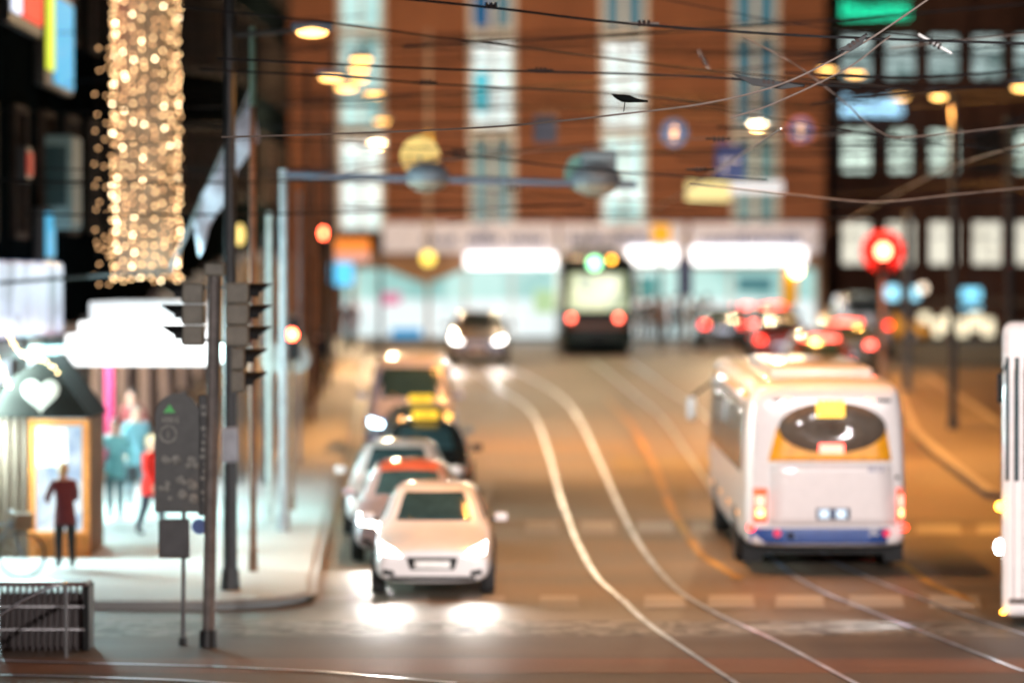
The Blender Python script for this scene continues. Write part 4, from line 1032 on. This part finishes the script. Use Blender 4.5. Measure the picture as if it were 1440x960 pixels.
zz = W(0, 353, d).z - b.z
bo_ = MB().cyl((0, 0, zz), (0, .05, zz), .6, .6, 32).build('halo_disc', mat('red halo disc', (.3, .015, .01), .5), rs)  # red disc paints the halo of the signal; lens widened likewise
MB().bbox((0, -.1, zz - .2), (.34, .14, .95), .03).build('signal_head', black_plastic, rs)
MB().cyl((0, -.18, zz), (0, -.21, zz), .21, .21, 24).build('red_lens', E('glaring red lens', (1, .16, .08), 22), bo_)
lamp('red_signal_light', (0, -.55, zz), 'POINT', 160, (1, .04, .02), .05, parent=rs)
rs2, b, d, h = simple_pole('red_signal', 'distant dark post with a red traffic light over the orange sign', 456, 508, 315, .06, dark_steel, 0, cat='traffic light')
zz = W(0, 328, d).z - b.z; hh2 = MB().bbox((0, -.08, zz - .2), (.32, .14, .9), .03).build('signal_head', black_plastic, rs2)
MB().cyl((0, -.16, zz), (0, -.19, zz), .13, .13, 16).build('red_lens', signal_red, hh2)
yb, b, d, h = simple_pole('beacon_post', 'yellow beacon post with a bright round lamp near the red car', 1110, 505, 430, .08, mat('yellow post paint', (.8, .4, .02), .5), 0, cat='beacon')
zz = W(0, 405, d).z - b.z; MB().bbox((0, 0, zz), (.5, .24, 1.1), .1, 3).build('yellow_panel', mat('yellow panel', (.85, .4, .01), .5, emit=(1, .45, .02), es=.45), yb)
MB().sph(((1119 - 1110) * d / FPX, -.2, W(0, 380, d).z - b.z), .2).build('lamp', E('beacon lamp', (1, .8, .4), 12), yb)
ds_, b, d, h = simple_pole('direction_sign', 'dark blue sign on a brown post between the waiting people and the teal glazing', 963, 492, 330, .09, mat('brown grey post', (.2, .15, .12), .6), 0, cat='sign')
MB().bbox((0, -.12, W(0, 390, d).z - b.z), (.5, .05, 1.3), .02).build('panel', mat('dark blue panel', (.05, .07, .2), .5), ds_)
yl, b, d, h = simple_pole('orange_sign', 'orange lit box sign on a post behind the green tram', 929, 495, 345, .06, pale_paint, 0, cat='sign')
MB().bbox((0, -.1, W(0, 329, d).z - b.z), (.62, .2, .62), .05).build('lit_box', E('orange box sign', (1, .45, .03), 1.1), yl)
ob, b, d, h = simple_pole('orange_sign', 'wide orange and pink lit sign at the street corner beside the teal shop', 494, 500, 372, .06, grey_paint, 0, cat='sign')
MB().bbox((0, -.1, W(0, 345, d).z - b.z), (1.25, .2, .45), .05).build('orange_box', E('orange wide sign', (1, .28, .05), 1.2), ob)
MB().bbox((0, -.1, W(0, 362, d).z - b.z), (1.2, .2, .3), .05).build('pink_box', E('pink wide sign', (1, .5, .38), .9), ob)
bsn, b, d, h = simple_pole('blue_sign', 'small bright blue lit sign under the wide orange sign', 481, 505, 395, .04, grey_paint, 0, cat='sign')
MB().bbox((0, -.1, W(0, 385, d).z - b.z), (.72, .2, .72), .06).build('lit_box', E('blue lit box', (.12, .6, .95), 1.5), bsn)
yd, b, d, h = simple_pole('pedestrian_lamp', 'thin post with an upright yellow lamp behind the black street lamp', 338, 690, 350, .03, dark_steel, .13, cat='lamp')
MB().sph((0, 0, W(0, 330, d).z - b.z), .11, (.9, .8, 2.0)).build('yellow_lamp', E('yellow capsule lamp', (1, .72, .22), 1.5), yd)

# hanging signs
NEARL = (1, .9, .87)  # unseen floods added for front light, standing in for bridge lamps
for (x, lb_) in ((-7.5, 'unseen flood lamp added as front light, pavement side'), (6.5, 'unseen flood lamp added as front light, bus side')):
    fl_ = thing('unseen_flood_lamp', lb_, 'street lamp', (x, 22, 0))
    pole(fl_, 8.2, .1, .08, dark_steel)
    MB().bbox((0, .2, 8.3), (.6, .4, .16), .05, 3).build('hood', mat('blue grey lamp hood'), fl_, smooth=True)
    MB().sph((0, .25, 8.2), .16, (1.2, 1, .5)).build('lens', E('flood lens', (1, .9, .8), 60), fl_)
    aim = Vector((0.5 if x < 0 else 4.6, 62, 1.2)) - Vector((x, 22.4, 8.1))
    lamp('flood_light', (0, .6, 8.1), 'SPOT', 13000 if x < 0 else 47000, NEARL, .15, aim.to_track_quat('-Z', 'Y').to_euler(), 36, .8, fl_)
def round_sign(px, py, d, rim, label):
    p = W(px, py, d); root = thing('hanging_sign', label, 'traffic sign', p)
    MB().cyl((0, 0, 0), (0, .04, 0), .3, .3, 32).build('disc', mat('blue sign face', (.01, .07, .33), .4, emit=(.01, .07, .4), es=.25), root)
    mb = MB()
    for k in range(32):
        a, b = 2*math.pi*k/32, 2*math.pi*(k+1)/32
        mb.prism([(r_*math.cos(t), -.012, r_*math.sin(t)) for r_, t in ((.33, a), (.33, b), (.295, b), (.295, a))], (0, .05, 0))
    mb.build('rim', rim, root)
    MB().prism([(-.05, -.02, -.18), (.05, -.02, -.18), (.05, -.02, .04), (.11, -.02, .04), (0, -.02, .19), (-.11, -.02, .04), (-.05, -.02, .04)], (0, .015, 0)).build('arrow', mat('white sign mark', (.8, .8, .8), .5, emit=(.8, .8, .9), es=.25), root)
    MB().cyl((0, .02, .3), (0, .02, .75), .012, None, 6).build('hanger', dark_steel, root)
    sp = MB().tube([(-9, d, p.z + .95), (p.x, d, p.z + .72), (13, d, p.z + .95)], .01, 5)
    tag(sp.build('span_wire', wire_dark), 'span wire of the ' + ' '.join(label.split()[:11]), 'wire', 'span wires over the roadway')
round_sign(948, 187, 92, mat('blue sign rim', (.05, .12, .4), .4), 'round blue arrow sign hanging close to the third window column')
round_sign(1126, 183, 90, mat('orange sign rim', (.5, .2, .08), .5), 'round blue arrow sign with an orange rim at the corner of the brick building')
def square_sign(px, py, d, w, h_, m, label, white=True):
    p = W(px, py, d); root = thing('hanging_sign', label, 'traffic sign', p)
    MB().bbox((0, 0, 0), (w, .05, h_), .02).build('panel', m, root)
    if white: MB().box((0, -.035, .02), (w * .6, .02, h_ * .12)).build('arrow', mat('white sign mark', (.8, .8, .8), .5, emit=(.8, .8, .9), es=.25), root); MB().box((-w*.2, -.035, -h_*.2), (w*.1, .02, h_ * .3)).build('arrow_stem', mat('white sign mark'), root)
    MB().cyl((0, .02, h_/2), (0, .02, h_/2 + .5), .012, None, 6).build('hanger', dark_steel, root)
    sp = MB().tube([(-9, d, p.z + h_/2 + .65), (p.x, d, p.z + h_/2 + .45), (13, d, p.z + h_/2 + .65)], .01, 5)
    tag(sp.build('span_wire', wire_dark), 'span wire of the ' + ' '.join(label.split()[:11]), 'wire', 'span wires over the roadway')
square_sign(1027, 228, 94, .72, .85, mat('blue square face', (.01, .06, .3), .4, emit=(.01, .07, .4), es=.2), 'square blue sign in front of the last window column')
square_sign(767, 181, 88, .55, .65, mat('dim blue back', (.07, .09, .15), .5), 'blank dim blue sign hanging on the brick between two window columns', False)
p = W(1032, 268, 118); yw = thing('light_box', 'yellow and white lit box sign hanging above the bright canopy tubes', 'sign', p)
s_ = 118 / FPX
MB().bbox(((996 - 1032) * s_, 0, (268 - 269) * s_), (62 * s_, .2, 28 * s_), .04).build('yellow_box', E('yellow lit box', (1, .82, .35), 1.15), yw)
MB().bbox(((1064 - 1032) * s_, 0, (268 - 263) * s_), (74 * s_, .18, 16 * s_), .03).build('white_box', E('white lit box', (1, .95, .93), 1.15), yw)
MB().cyl((-.6, 0, .2), (-.6, 0, 1.2), .015).build('hanger', dark_steel, yw); MB().cyl((1.2, 0, .2), (1.2, 0, 1.2), .015).build('hanger', dark_steel, yw)
tag(MB().tube([(-9, 118, p.z + 1.4), (p.x, 118, p.z + 1.2), (14, 118, p.z + 1.4)], .012, 5).build('span_wire', wire_dark), 'span wire carrying the yellow and white lit box sign', 'wire', 'span wires over the roadway')

# flag
d_ = 62.0; a = W(352, 128, d_); b = W(262, 335, d_)
fp = thing('flag_pole', 'slanting pole with a pale blue grey drooping flag beside the fairy light column', 'flag', Vector((X(250, d_), d_, W(0, 365, d_).z)))
o = fp.location
MB().cyl(W(240, 380, d_) - o, W(356, 118, d_) - o, .03, .02, 8).build('pole', pale_paint, fp)
mb = MB(); g = []
for i in range(13):
    t = i / 12; top = W(352, 130, d_).lerp(W(268, 318, d_), t) - o; row = []
    for j in range(7):
        u = j / 6; row.append(mb.bm.verts.new(top + Vector((.1 * u + .05 * math.sin(t * 14 + u), .06 * math.sin(t * 16 + u * 3), -(.75 - .25 * t) * u))))
    g.append(row)
for i in range(12):
    for j in range(6): mb.bm.faces.new((g[i][j], g[i+1][j], g[i+1][j+1], g[i][j+1]))
fo = mb.build('flag', mat('pale blue flag cloth', (.42, .44, .52), .8, var=.35, scale=2), fp, smooth='all'); sd = fo.modifiers.new('thick', 'SOLIDIFY'); sd.thickness = .008
MB().cyl(W(240, 380, d_) - o, Vector((XL, d_ + .2, W(0, 400, d_).z)) - o, .03).build('bracket', dark_steel, fp)

# ------------------------------------------------------------------ overhead wires
def wire(pts, d, r, m, label, group, ends=True, d2=None):
    d2 = d2 or d
    n = len(pts); P = []
    for i, (a, b) in enumerate(pts): P.append(W(a, b, d + (d2 - d) * i / (n - 1)))
    if ends:
        P = [P[0] + (P[0] - P[1]) * .25] + P + [P[-1] + (P[-1] - P[-2]) * .25]
    out = []
    for i in range(len(P) - 1):
        p0, p1, p2, p3 = P[max(i-1, 0)], P[i], P[i+1], P[min(i+2, len(P)-1)]
        for k in range(6):
            t = k / 6; out.append(.5 * ((2*p1) + (p2-p0)*t + (2*p0-5*p1+4*p2-p3)*t*t + (-p0+3*p1-3*p2+p3)*t**3))
    out.append(P[-1])
    o = MB().tube(out, r, 6).build('overhead_wire', m); return tag(o, label, 'wire', group)
gw = 'dark overhead wires above the street'; lb = 'thin dark overhead wire strung above the street'
dark_wires = [(((340, -20), (560, -2), (700, 12), (880, 33), (1160, 52), (1460, 62)), 43, .016), (((300, 15), (480, 34), (640, 56), (720, 65), (960, 95), (1200, 118)), 47, .013),
              (((340, 84), (480, 91), (640, 98), (760, 101), (960, 107), (1160, 120)), 45, .014), (((320, 100), (480, 108), (620, 119), (840, 130), (980, 143)), 48, .014),
              (((900, -8), (1000, 12), (1160, 40), (1460, 66)), 50, .008), (((340, 152), (620, 152), (960, 153), (1120, 160)), 60, .009), (((640, 68), (960, 72), (1180, 78)), 62, .008),
              (((300, 178), (600, 190), (960, 182), (1250, 196)), 64, .009), (((560, 215), (760, 222), (1000, 212), (1240, 208)), 66, .009), (((480, 290), (700, 284), (960, 300), (1200, 312)), 70, .009),
              (((0, 155), (120, 157), (300, 150)), 56, .008), (((180, 200), (350, 196), (480, 200)), 54, .008), (((100, 238), (250, 242), (400, 236)), 54, .008)]
rw = random.Random(21)
for k in range(26):
    y0 = rw.choice((40, 70, 130, 165, 205, 230, 250, 275, 300)) + rw.uniform(-12, 12); x0 = rw.uniform(-40, 900); x1 = min(1500, x0 + rw.uniform(350, 800)); y1 = y0 + rw.uniform(-55, 55)
    dark_wires.append((((x0, y0), ((x0 * 2 + x1) / 3, (y0 * 2 + y1) / 3 + 4), ((x0 + x1 * 2) / 3, (y0 + y1 * 2) / 3 + 4), (x1, y1)), rw.uniform(50, 100), rw.uniform(.012, .019)))
for k in range(14):
    x0 = rw.uniform(950, 1200); y0 = rw.uniform(60, 290)
    dark_wires.append((((x0, y0), (x0 + 150, y0 + rw.uniform(-8, 12)), (x0 + 320, y0 + rw.uniform(-20, 14)), (1480, y0 + rw.uniform(-50, 30))), rw.uniform(48, 85), rw.uniform(.012, .018)))
for pts, d, r in dark_wires: wire(pts, d, r, wire_dark, lb, gw)
gp = 'pale contact wires of the tram line'
pale_wires = [(((345, 192), (480, 188), (700, 178), (880, 160), (1000, 144), (1100, 118), (1190, 74), (1240, 44), (1310, -4)), 41, .011, 'pale contact wire with red glints climbing steeply across the office block', wire_pale),
              (((1040, 162), (1090, 145), (1190, 97), (1240, 60)), 42, .010, 'pale branch wire joining the steep contact wire', wire_pale),
              (((843, 352), (862, 330), (905, 303), (960, 272), (1010, 238), (1075, 196)), 118, .014, 'long pale wire slanting up beside the square blue sign', wire_pale),
              (((1085, 372), (1140, 342), (1240, 284), (1330, 238), (1450, 200)), 118, .014, 'pale wire sloping up in front of the red traffic light', wire_pale),
              (((1000, 262), (1120, 274), (1230, 284), (1340, 274), (1460, 262)), 47, .010, 'pale sagging wire crossing below the lower office windows', wire_pale),
              (((1060, 60), (1120, 92), (1180, 138), (1240, 187), (1290, 192), (1440, 176)), 46, .009, 'grey wire kinked under the blue white neon sign', wire_pale),
              (((960, 150), (1080, 165), (1240, 192), (1400, 210)), 49, .008, 'thin grey wire falling towards the office windows', wire_dark),
              (((1180, 142), (1340, 126), (1460, 115)), 52, .010, 'thin dark cable joining the lamps on the office block', wire_dark),
              (((1270, 66), (1340, 58), (1460, 46)), 48, .010, 'pale cable crossing the top row of office windows', wire_pale),
              (((470, 246), (560, 232), (660, 222), (760, 212), (960, 196), (1150, 190)), 55, .010, 'pale cable rising from the gantry to the dim window column', wire_pale)]
for pts, d, r, l_, m in pale_wires: wire(pts, d, r, m, l_, gp, d2=45 if d == 118 else None)
def fitting(px, py, d, L_, label, tilt=0, big=False, m=None):
    p = W(px, py, d); root = thing('wire_fitting', label, 'wire fitting', p)
    root.rotation_euler = (0, tilt, 0)
    MB().cyl((-L_/2, 0, 0), (L_/2, 0, 0), .014, .014, 8).build('rod', m or wire_dark, root)
    mb = MB()
    for k in range(3): mb.cyl((-.06 + k*.05, 0, 0), (-.03 + k*.05, 0, 0), .035, .035, 10)
    mb.build('insulator', mat('dark insulator', (.03, .02, .018), .75, spec=.1), root)
    if big: MB().prism([(-L_*.5, -.03, .05), (-L_*.2, -.03, -.05), (L_*.2, -.03, -.06), (L_*.5, -.03, 0), (L_*.15, -.03, .02), (-L_*.2, -.03, .03)], (0, .06, 0)).build('wedge', black_plastic, root)
fitting(760, 99, 45, .3, 'dark insulator on the wire next to the bright middle window')
fitting(905, 33, 43, .35, 'pale insulator rod high on the topmost dark wire', m=wire_pale)
fitting(690, 8, 43, .12, 'small clamp on the topmost dark wire')
fitting(598, 116, 48, .3, 'dark insulator on the wire in front of the tall slim post')
fitting(1080, 116, 42, .8, 'long black wedge shaped wire crossing over the last window column', R(6), True)
fitting(645, 212, 55, .25, 'black insulator crossing the dim window column')
fitting(640, 222, 57, .4, 'dark strain fitting near the grey dome of the gantry', R(-20))
fitting(1200, 62, 41, .35, 'black tangle of clamps over the office window beside the steep wire', R(-35), True)
fitting(990, 84, 50, .3, 'small grey fitting hanging on the brick near the black wedge', R(60), m=wire_pale)
fitting(1010, 195, 46, .3, 'dark clamp above the square blue sign')
fitting(720, 265, 58, .35, 'dark fitting under the gantry beam near the dim window')
fitting(985, 238, 47, .35, 'dark clamp beside the yellow and white lit box sign')
fitting(1315, 62, 45, .45, 'white insulator rod crossing the third office window', R(30), m=white_plastic)

# the black bird on a wire
bd_ = 41.0; bp = W(879, 158, bd_)
bird = thing('bird', 'black long tailed bird perched on the pale contact wire before a bright window', 'bird', bp)
k_ = bd_ / FPX; bq = lambda px, py: Vector(((px - 879) * k_, 0, (158 - py) * k_))
blk = mat('black feathers', (.004, .005, .005), .9, spec=.05)
MB().tube([bq(861, 133), bq(864, 134.5), bq(868, 136.5), bq(876, 138.5), bq(885, 139.5), bq(893, 141), bq(900, 142), bq(908, 142.5)],
          [.006, .018, .026, .042, .04, .026, .018, .01], 10).build('body', blk, bird, smooth='all')
MB().cyl(bq(865, 134), bq(859, 133), .012, .002, 8).build('beak', black_plastic, bird)
MB().prism([bq(898, 139.5) + Vector((0, -.03, 0)), bq(911, 141), bq(911, 144), bq(898, 143.5) + Vector((0, -.03, 0))], (0, .05, 0)).build('tail', blk, bird)
for s in (-1, 1): MB().cyl(bq(879, 142) + Vector((0, s*.012, 0)), bq(877, 157) + Vector((0, s*.012, 0)), .006, .005, 6).build('leg', black_plastic, bird)

# ------------------------------------------------------------------ people
SKIN = mat('skin', (.55, .32, .23), .6, var=.06)
def person(label, base, h=1.75, rz=0, coat=(.1, .3, .32), trousers=(.03, .035, .05), hair=(.05, .03, .02), walk=0, lean=0, hat=None, arms=0, group=None, bag=None):
    root = thing('person', label, 'person', base, rz, group); k = h / 1.75
    V, E_, Rr = [], [], []
    def v(x, y, z, r, p=None):
        V.append((x * k, y * k, z * k)); Rr.append(r * k); i = len(V) - 1
        if p is not None: E_.append((p, i))
        return i
    ly = -lean
    pel = v(0, 0, .95, .145); sp = v(0, ly * .35, 1.15, .14, pel); ch = v(0, ly * .7, 1.34, .155, sp); nk = v(0, ly * .9, 1.49, .062, ch); hb_ = v(0, ly - .02, 1.57, .085, nk); ht = v(0, ly - .02, 1.68, .075, hb_)
    for s in (-1, 1):
        sh_ = v(s * .18, ly * .75, 1.41, .075, ch); sw = s * walk
        if arms: el = v(s * .25, ly - .1, 1.16, .055, sh_); wr = v(s * .17, ly - .32, 1.1, .036, el)
        else: el = v(s * .25, ly * .7 + .03 + sw * .4, 1.14, .055, sh_); wr = v(s * .25, ly * .6 - .05 + sw * .8, .9, .036, el)
        hip = v(s * .09, 0, .88, .115, pel); kn = v(s * .1, -.03 - sw * .55, .5, .078, hip); an = v(s * .1, .03 - sw, .09, .05, kn); to = v(s * .11, -.12 - sw, .045, .045, an)
    me = bpy.data.meshes.new('body'); me.from_pydata(V, E_, []); o = bpy.data.objects.new('body', me); COL.objects.link(o)
    md = o.modifiers.new('skin', 'SKIN'); ss = o.modifiers.new('sub', 'SUBSURF'); ss.levels = 2
    for i, sv in enumerate(me.skin_vertices[0].data): sv.radius = (Rr[i], Rr[i] * (.8 if i < 3 else 1)); sv.use_root = (i == 0)
    bpy.context.view_layer.update()
    ev = o.evaluated_get(bpy.context.evaluated_depsgraph_get()); m2 = bpy.data.meshes.new_from_object(ev)
    bpy.data.objects.remove(o)
    bm = bmesh.new(); bm.from_mesh(m2); mb = MB(); mb.bm.free(); mb.bm = bm
    # hands with four fingers and a thumb, nose, ears, eyes
    wrs = [Vector(V[i]) for i in range(len(V)) if abs(Rr[i] - .036 * k) < 1e-6]
    n_body = len(bm.faces)
    for wv in wrs:
        s = 1 if wv.x > 0 else -1; dr = Vector((0, -.9, -.1)) if arms else Vector((0, -.2, -1)); dr.normalize()
        mb.sph(wv + dr * .05 * k, .04 * k, (.5, 1, 1.1), 8, 6)
        for f in range(4):
            b0 = wv + dr * .075 * k + Vector((0, (f - 1.5) * .019 * k, 0)) if not arms else wv + dr * .075 * k + Vector((0, 0, (f - 1.5) * .019 * k))
            ln = (.065, .078, .072, .055)[f] * k
            mb.tube([b0, b0 + dr * ln * .55, b0 + dr * ln + Vector((-s * .02 * k, 0, 0))], [.0095*k, .009*k, .007*k], 6)
        b0 = wv + dr * .03 * k + Vector((-s * .02 * k, -.025 * k, 0)); mb.tube([b0, b0 + (dr + Vector((-s * .3, -.7, 0))) * .045 * k], [.011*k, .008*k], 6)
    hc = Vector((0, ly - .02, 1.625)) * k
    mb.sph(hc + Vector((0, -.01, 0)) * k, .1 * k, (.78, .95, 1.18), 14, 10)
    mb.sph(hc + Vector((0, -.105, -.01)) * k, .016 * k, (.8, 1.2, 1.4), 8, 6)
    for s in (-1, 1): mb.sph(hc + Vector((s * .08, 0, 0)) * k, .022 * k, (.4, .8, 1.3), 8, 6)
    bmesh.ops.recalc_face_normals(bm, faces=bm.faces[:])
    me = bpy.data.meshes.new('body'); bm.to_mesh(me); bm.free()
    lab = label[:18]
    cm = mat('cloth %.2f %.2f %.2f' % coat, coat, .85, var=.2, scale=9); tm = mat('trousers %.2f %.2f %.2f' % trousers, trousers, .85, scale=9)
    for m in (cm, tm, SKIN, mat('dark shoes', (.02, .018, .018), .5)): me.materials.append(m)
    for p in me.polygons:
        c = p.center; p.use_smooth = True
        if p.index >= n_body or c.z > 1.47 * k: p.material_index = 2
        elif c.z < .1 * k: p.material_index = 3
        elif c.z < .82 * k and abs(c.x) < .21 * k: p.material_index = 1
        else: p.material_index = 0
    bo = bpy.data.objects.new('body', me); COL.objects.link(bo); bo.parent = root
    # hair and face marks
    hm = mat('hair %.2f %.2f' % hair[:2], hair, .7, var=.3, scale=20) if not hat else mat('hat %.2f %.2f' % hat[:2], hat, .85)
    mb = MB().sph(hc + Vector((0, .02, .03)) * k, .112 * k, (.82, 1, 1.12), 14, 10)
    bmesh.ops.bisect_plane(mb.bm, geom=mb.bm.verts[:] + mb.bm.edges[:] + mb.bm.faces[:], plane_co=hc + Vector((0, -.045, .02)) * k, plane_no=Vector((0, -1, -.75)), clear_outer=True)
    mb.build('hair' if not hat else 'knit_hat', hm, root, smooth='all')
    mb = MB()
    for s in (-1, 1): mb.sph(hc + Vector((s * .034, -.092, .015)) * k, .009 * k, (1.3, .6, .8), 8, 6)
    mb.build('eyes', black_plastic, root)
    MB().sph(hc + Vector((0, -.094, -.055)) * k, .02 * k, (1.2, .4, .35), 8, 6).build('mouth', mat('lips', (.4, .15, .13), .5), root)
    # a coat hem gives the winter outline
    MB().cyl((0, 0, .72 * k), (0, ly * .35 * k, 1.02 * k), .2 * k, .165 * k, 16).build('coat_hem', cm, root, smooth=True)
    if bag:
        MB().bbox((.27 * k, .1, .8 * k), (.12, .32, .3), .04).build('bag', mat('bag cloth', bag, .7), root)
    return root
def on_pave(px, py): return G(px, py, .13) + Vector((0, 0, 0))
person('person in a teal jacket walking on the bright pavement under the marquee', on_pave(162, 741), 1.76, 0, (.14, .36, .38), (.1, .16, .18), (.07, .05, .04), .16, bag=(.05, .06, .07))
person('person with dark hair in a blue grey coat behind the teal jacket walker', on_pave(192, 722), 1.84, R(20), (.1, .2, .24), (.12, .17, .2), (.05, .03, .025), .1)
person('person with fair hair in a bright red jacket beside the round topped board', on_pave(213, 764), 1.66, R(60), (.75, .03, .02), (.03, .04, .06), (.6, .42, .25), .2, bag=(.03, .03, .03))
person('person with blond hair in a dark red coat leaning at the hut counter', on_pave(92, 812), 1.6, R(200), (.12, .02, .025), (.012, .014, .016), (.65, .42, .2), .06, lean=.16, arms=1)
person('person in a black coat standing just past the hut corner', on_pave(128, 745), 1.68, R(150), (.015, .017, .02), (.02, .02, .024), (.03, .02, .02))
person('person in a maroon hooded coat in the dark shop doorway behind the walkers', on_pave(186, 690), 1.85, R(-20), (.16, .03, .03), (.03, .03, .035), (.02, .015, .012), .05)
person('person in black walking far up the pavement near the red signal', on_pave(446, 566), 1.85, R(170), (.02, .02, .024), (.02, .02, .024), (.03, .02, .02), .15)
person('person in dark red far off in front of the teal shop corner', G(494, 492), 1.75, 0, (.2, .03, .03), (.02, .02, .024), (.05, .03, .02), .1)
crowd = 'dark clothed people waiting at the tram stop'
for i, (px, py, lb_, c) in enumerate(((902, 484, 'person in black waiting closest to the green tram', (.02, .02, .02)), (918, 482, 'person in a brown coat waiting second from the green tram', (.12, .06, .03)),
        (934, 485, 'person in a rust coloured coat waiting in the middle of the tram stop crowd', (.2, .07, .03)), (950, 482, 'person in a dark coat waiting beside the dark blue sign post', (.03, .025, .02)), (980, 486, 'person in black waiting beyond the dark blue sign post', (.02, .02, .022)), (994, 482, 'person in grey waiting apart at the end of the tram stop crowd', (.06, .06, .065)))):
    person(lb_, G(px, py), 1.72 + .08 * (i % 2), R(40 * i), c, (.02, .02, .022), (.03, .02, .015), .04, group=crowd)

# ------------------------------------------------------------------ bicycle, bin, rail
bk = thing('bicycle', 'parked bicycle leaning by the market hut behind the slatted bin', 'bicycle', on_pave(2, 828) + Vector((-.2, 0, 0)), R(12)); 
for nm, cx in (('front_wheel', .5), ('rear_wheel', -.55)):
    t = MB(); pts = [(cx + .34 * math.cos(a), 0, .36 + .34 * math.sin(a)) for a in [2*math.pi*k/24 for k in range(25)]]
    w_ = t.tube(pts, .02, 6).build(nm, rubber, bk)
    mb = MB()
    for k in range(12): mb.cyl((cx, 0, .36), (cx + .33*math.cos(k*math.pi/6), 0, .36 + .33*math.sin(k*math.pi/6)), .003, None, 4)
    mb.build('spokes', alloy, w_)
mb = MB()
for a, b in (((-.55, .36), (-.05, .33)), ((-.05, .33), (-.2, .85)), ((-.2, .85), (-.55, .36)), ((-.05, .33), (.35, .82)), ((-.18, .78), (.35, .82)), ((.33, .9), (.5, .36))): mb.cyl((a[0], 0, a[1]), (b[0], 0, b[1]), .018, None, 8)
mb.build('frame', mat('grey blue bike paint', (.15, .2, .26), .35), bk)
MB().tube([(.33, -.25, 1.0), (.36, -.1, 1.02), (.36, .1, 1.02), (.33, .25, 1.0)], .014).build('handlebar', steel, bk)
MB().bbox((-.22, 0, .9), (.26, .14, .06), .025).build('saddle', black_plastic, bk)
MB().bbox((.52, 0, .86), (.28, .34, .24), .03).build('basket', mat('wicker', (.3, .2, .12), .8), bk)

bn = thing('slatted_bin', 'dark slatted metal street bin with a pale rim at the edge of the crossing', 'bin', G(55, 915))
s_ = bn.location.y / FPX; z1 = 92 * s_; hwid = 64 * s_
inner_ = MB().bbox((0, .35, z1 * .45), (hwid * 1.8, .5, z1 * .86), .03).build('liner', mat('dark maroon liner', (.03, .014, .014), .5), bn)
sl_ = MB()
for k in range(15): sl_.box((-hwid + .02 + k * (2 * hwid - .04) / 14, .03, z1 * .5), (.03, .03, z1))
sl_.build('slats', mat('dark slat paint', (.045, .035, .035), .4), bn)
MB().bbox((0, .3, z1 + .02), (2 * hwid + .06, .64, .05), .015).build('rim', mat('maroon rim paint', (.12, .05, .045), .35), bn)
for z in (.33, .68): MB().box((0, .0, z1 * z), (2 * hwid, .025, .025)).build('band', mat('bright steel band', (.75, .75, .78), .25, .9), bn)
MB().box((hwid + .02, .3, z1 / 2), (.07, .6, z1)).build('end_plate', black_plastic, bn)
cr_ = thing('curved_railing', 'shiny curved steel hand rail rising beside the slatted bin', 'railing', G(-20, 925))
o = cr_.location; dd = o.y
MB().tube([W(a, b, dd - .1) - o for a, b in ((-30, 885), (-10, 871), (10, 858), (35, 842), (60, 829), (80, 822), (95, 820))], .022, 8).build('handrail', mat('polished hand rail', (.8, .8, .85), .2, 1), cr_, smooth='all')
for px, py in ((-10, 871), (93, 820)):
    t_ = W(px, py, dd - .1) - o; MB().cyl((t_.x, t_.y, 0), t_, .018, None, 8).build('post', steel, cr_)

# lights the place has: tubes under the marquee and in the shop windows
lamp('marquee_downlight', (X(190, 69), 69, zg(69) + 3.1), 'AREA', 5200, (.55, 1, .97), 3.4, (0, 0, 0))
lamp('shop_spill', (XL + .5, 61, 2.6), 'AREA', 6500, (.66, .98, 1), 3, (0, R(-60), 0))
lamp('shop_spill_far', (XL + .5, 74, 3.0), 'AREA', 600, (.85, .97, 1), 3, (0, R(-60), 0))
lamp('canopy_spill', (X(850, 149.5), 149.6, ga + 3.2), 'AREA', 260, (.85, 1, .97), 8, (R(-40), 0, 0))
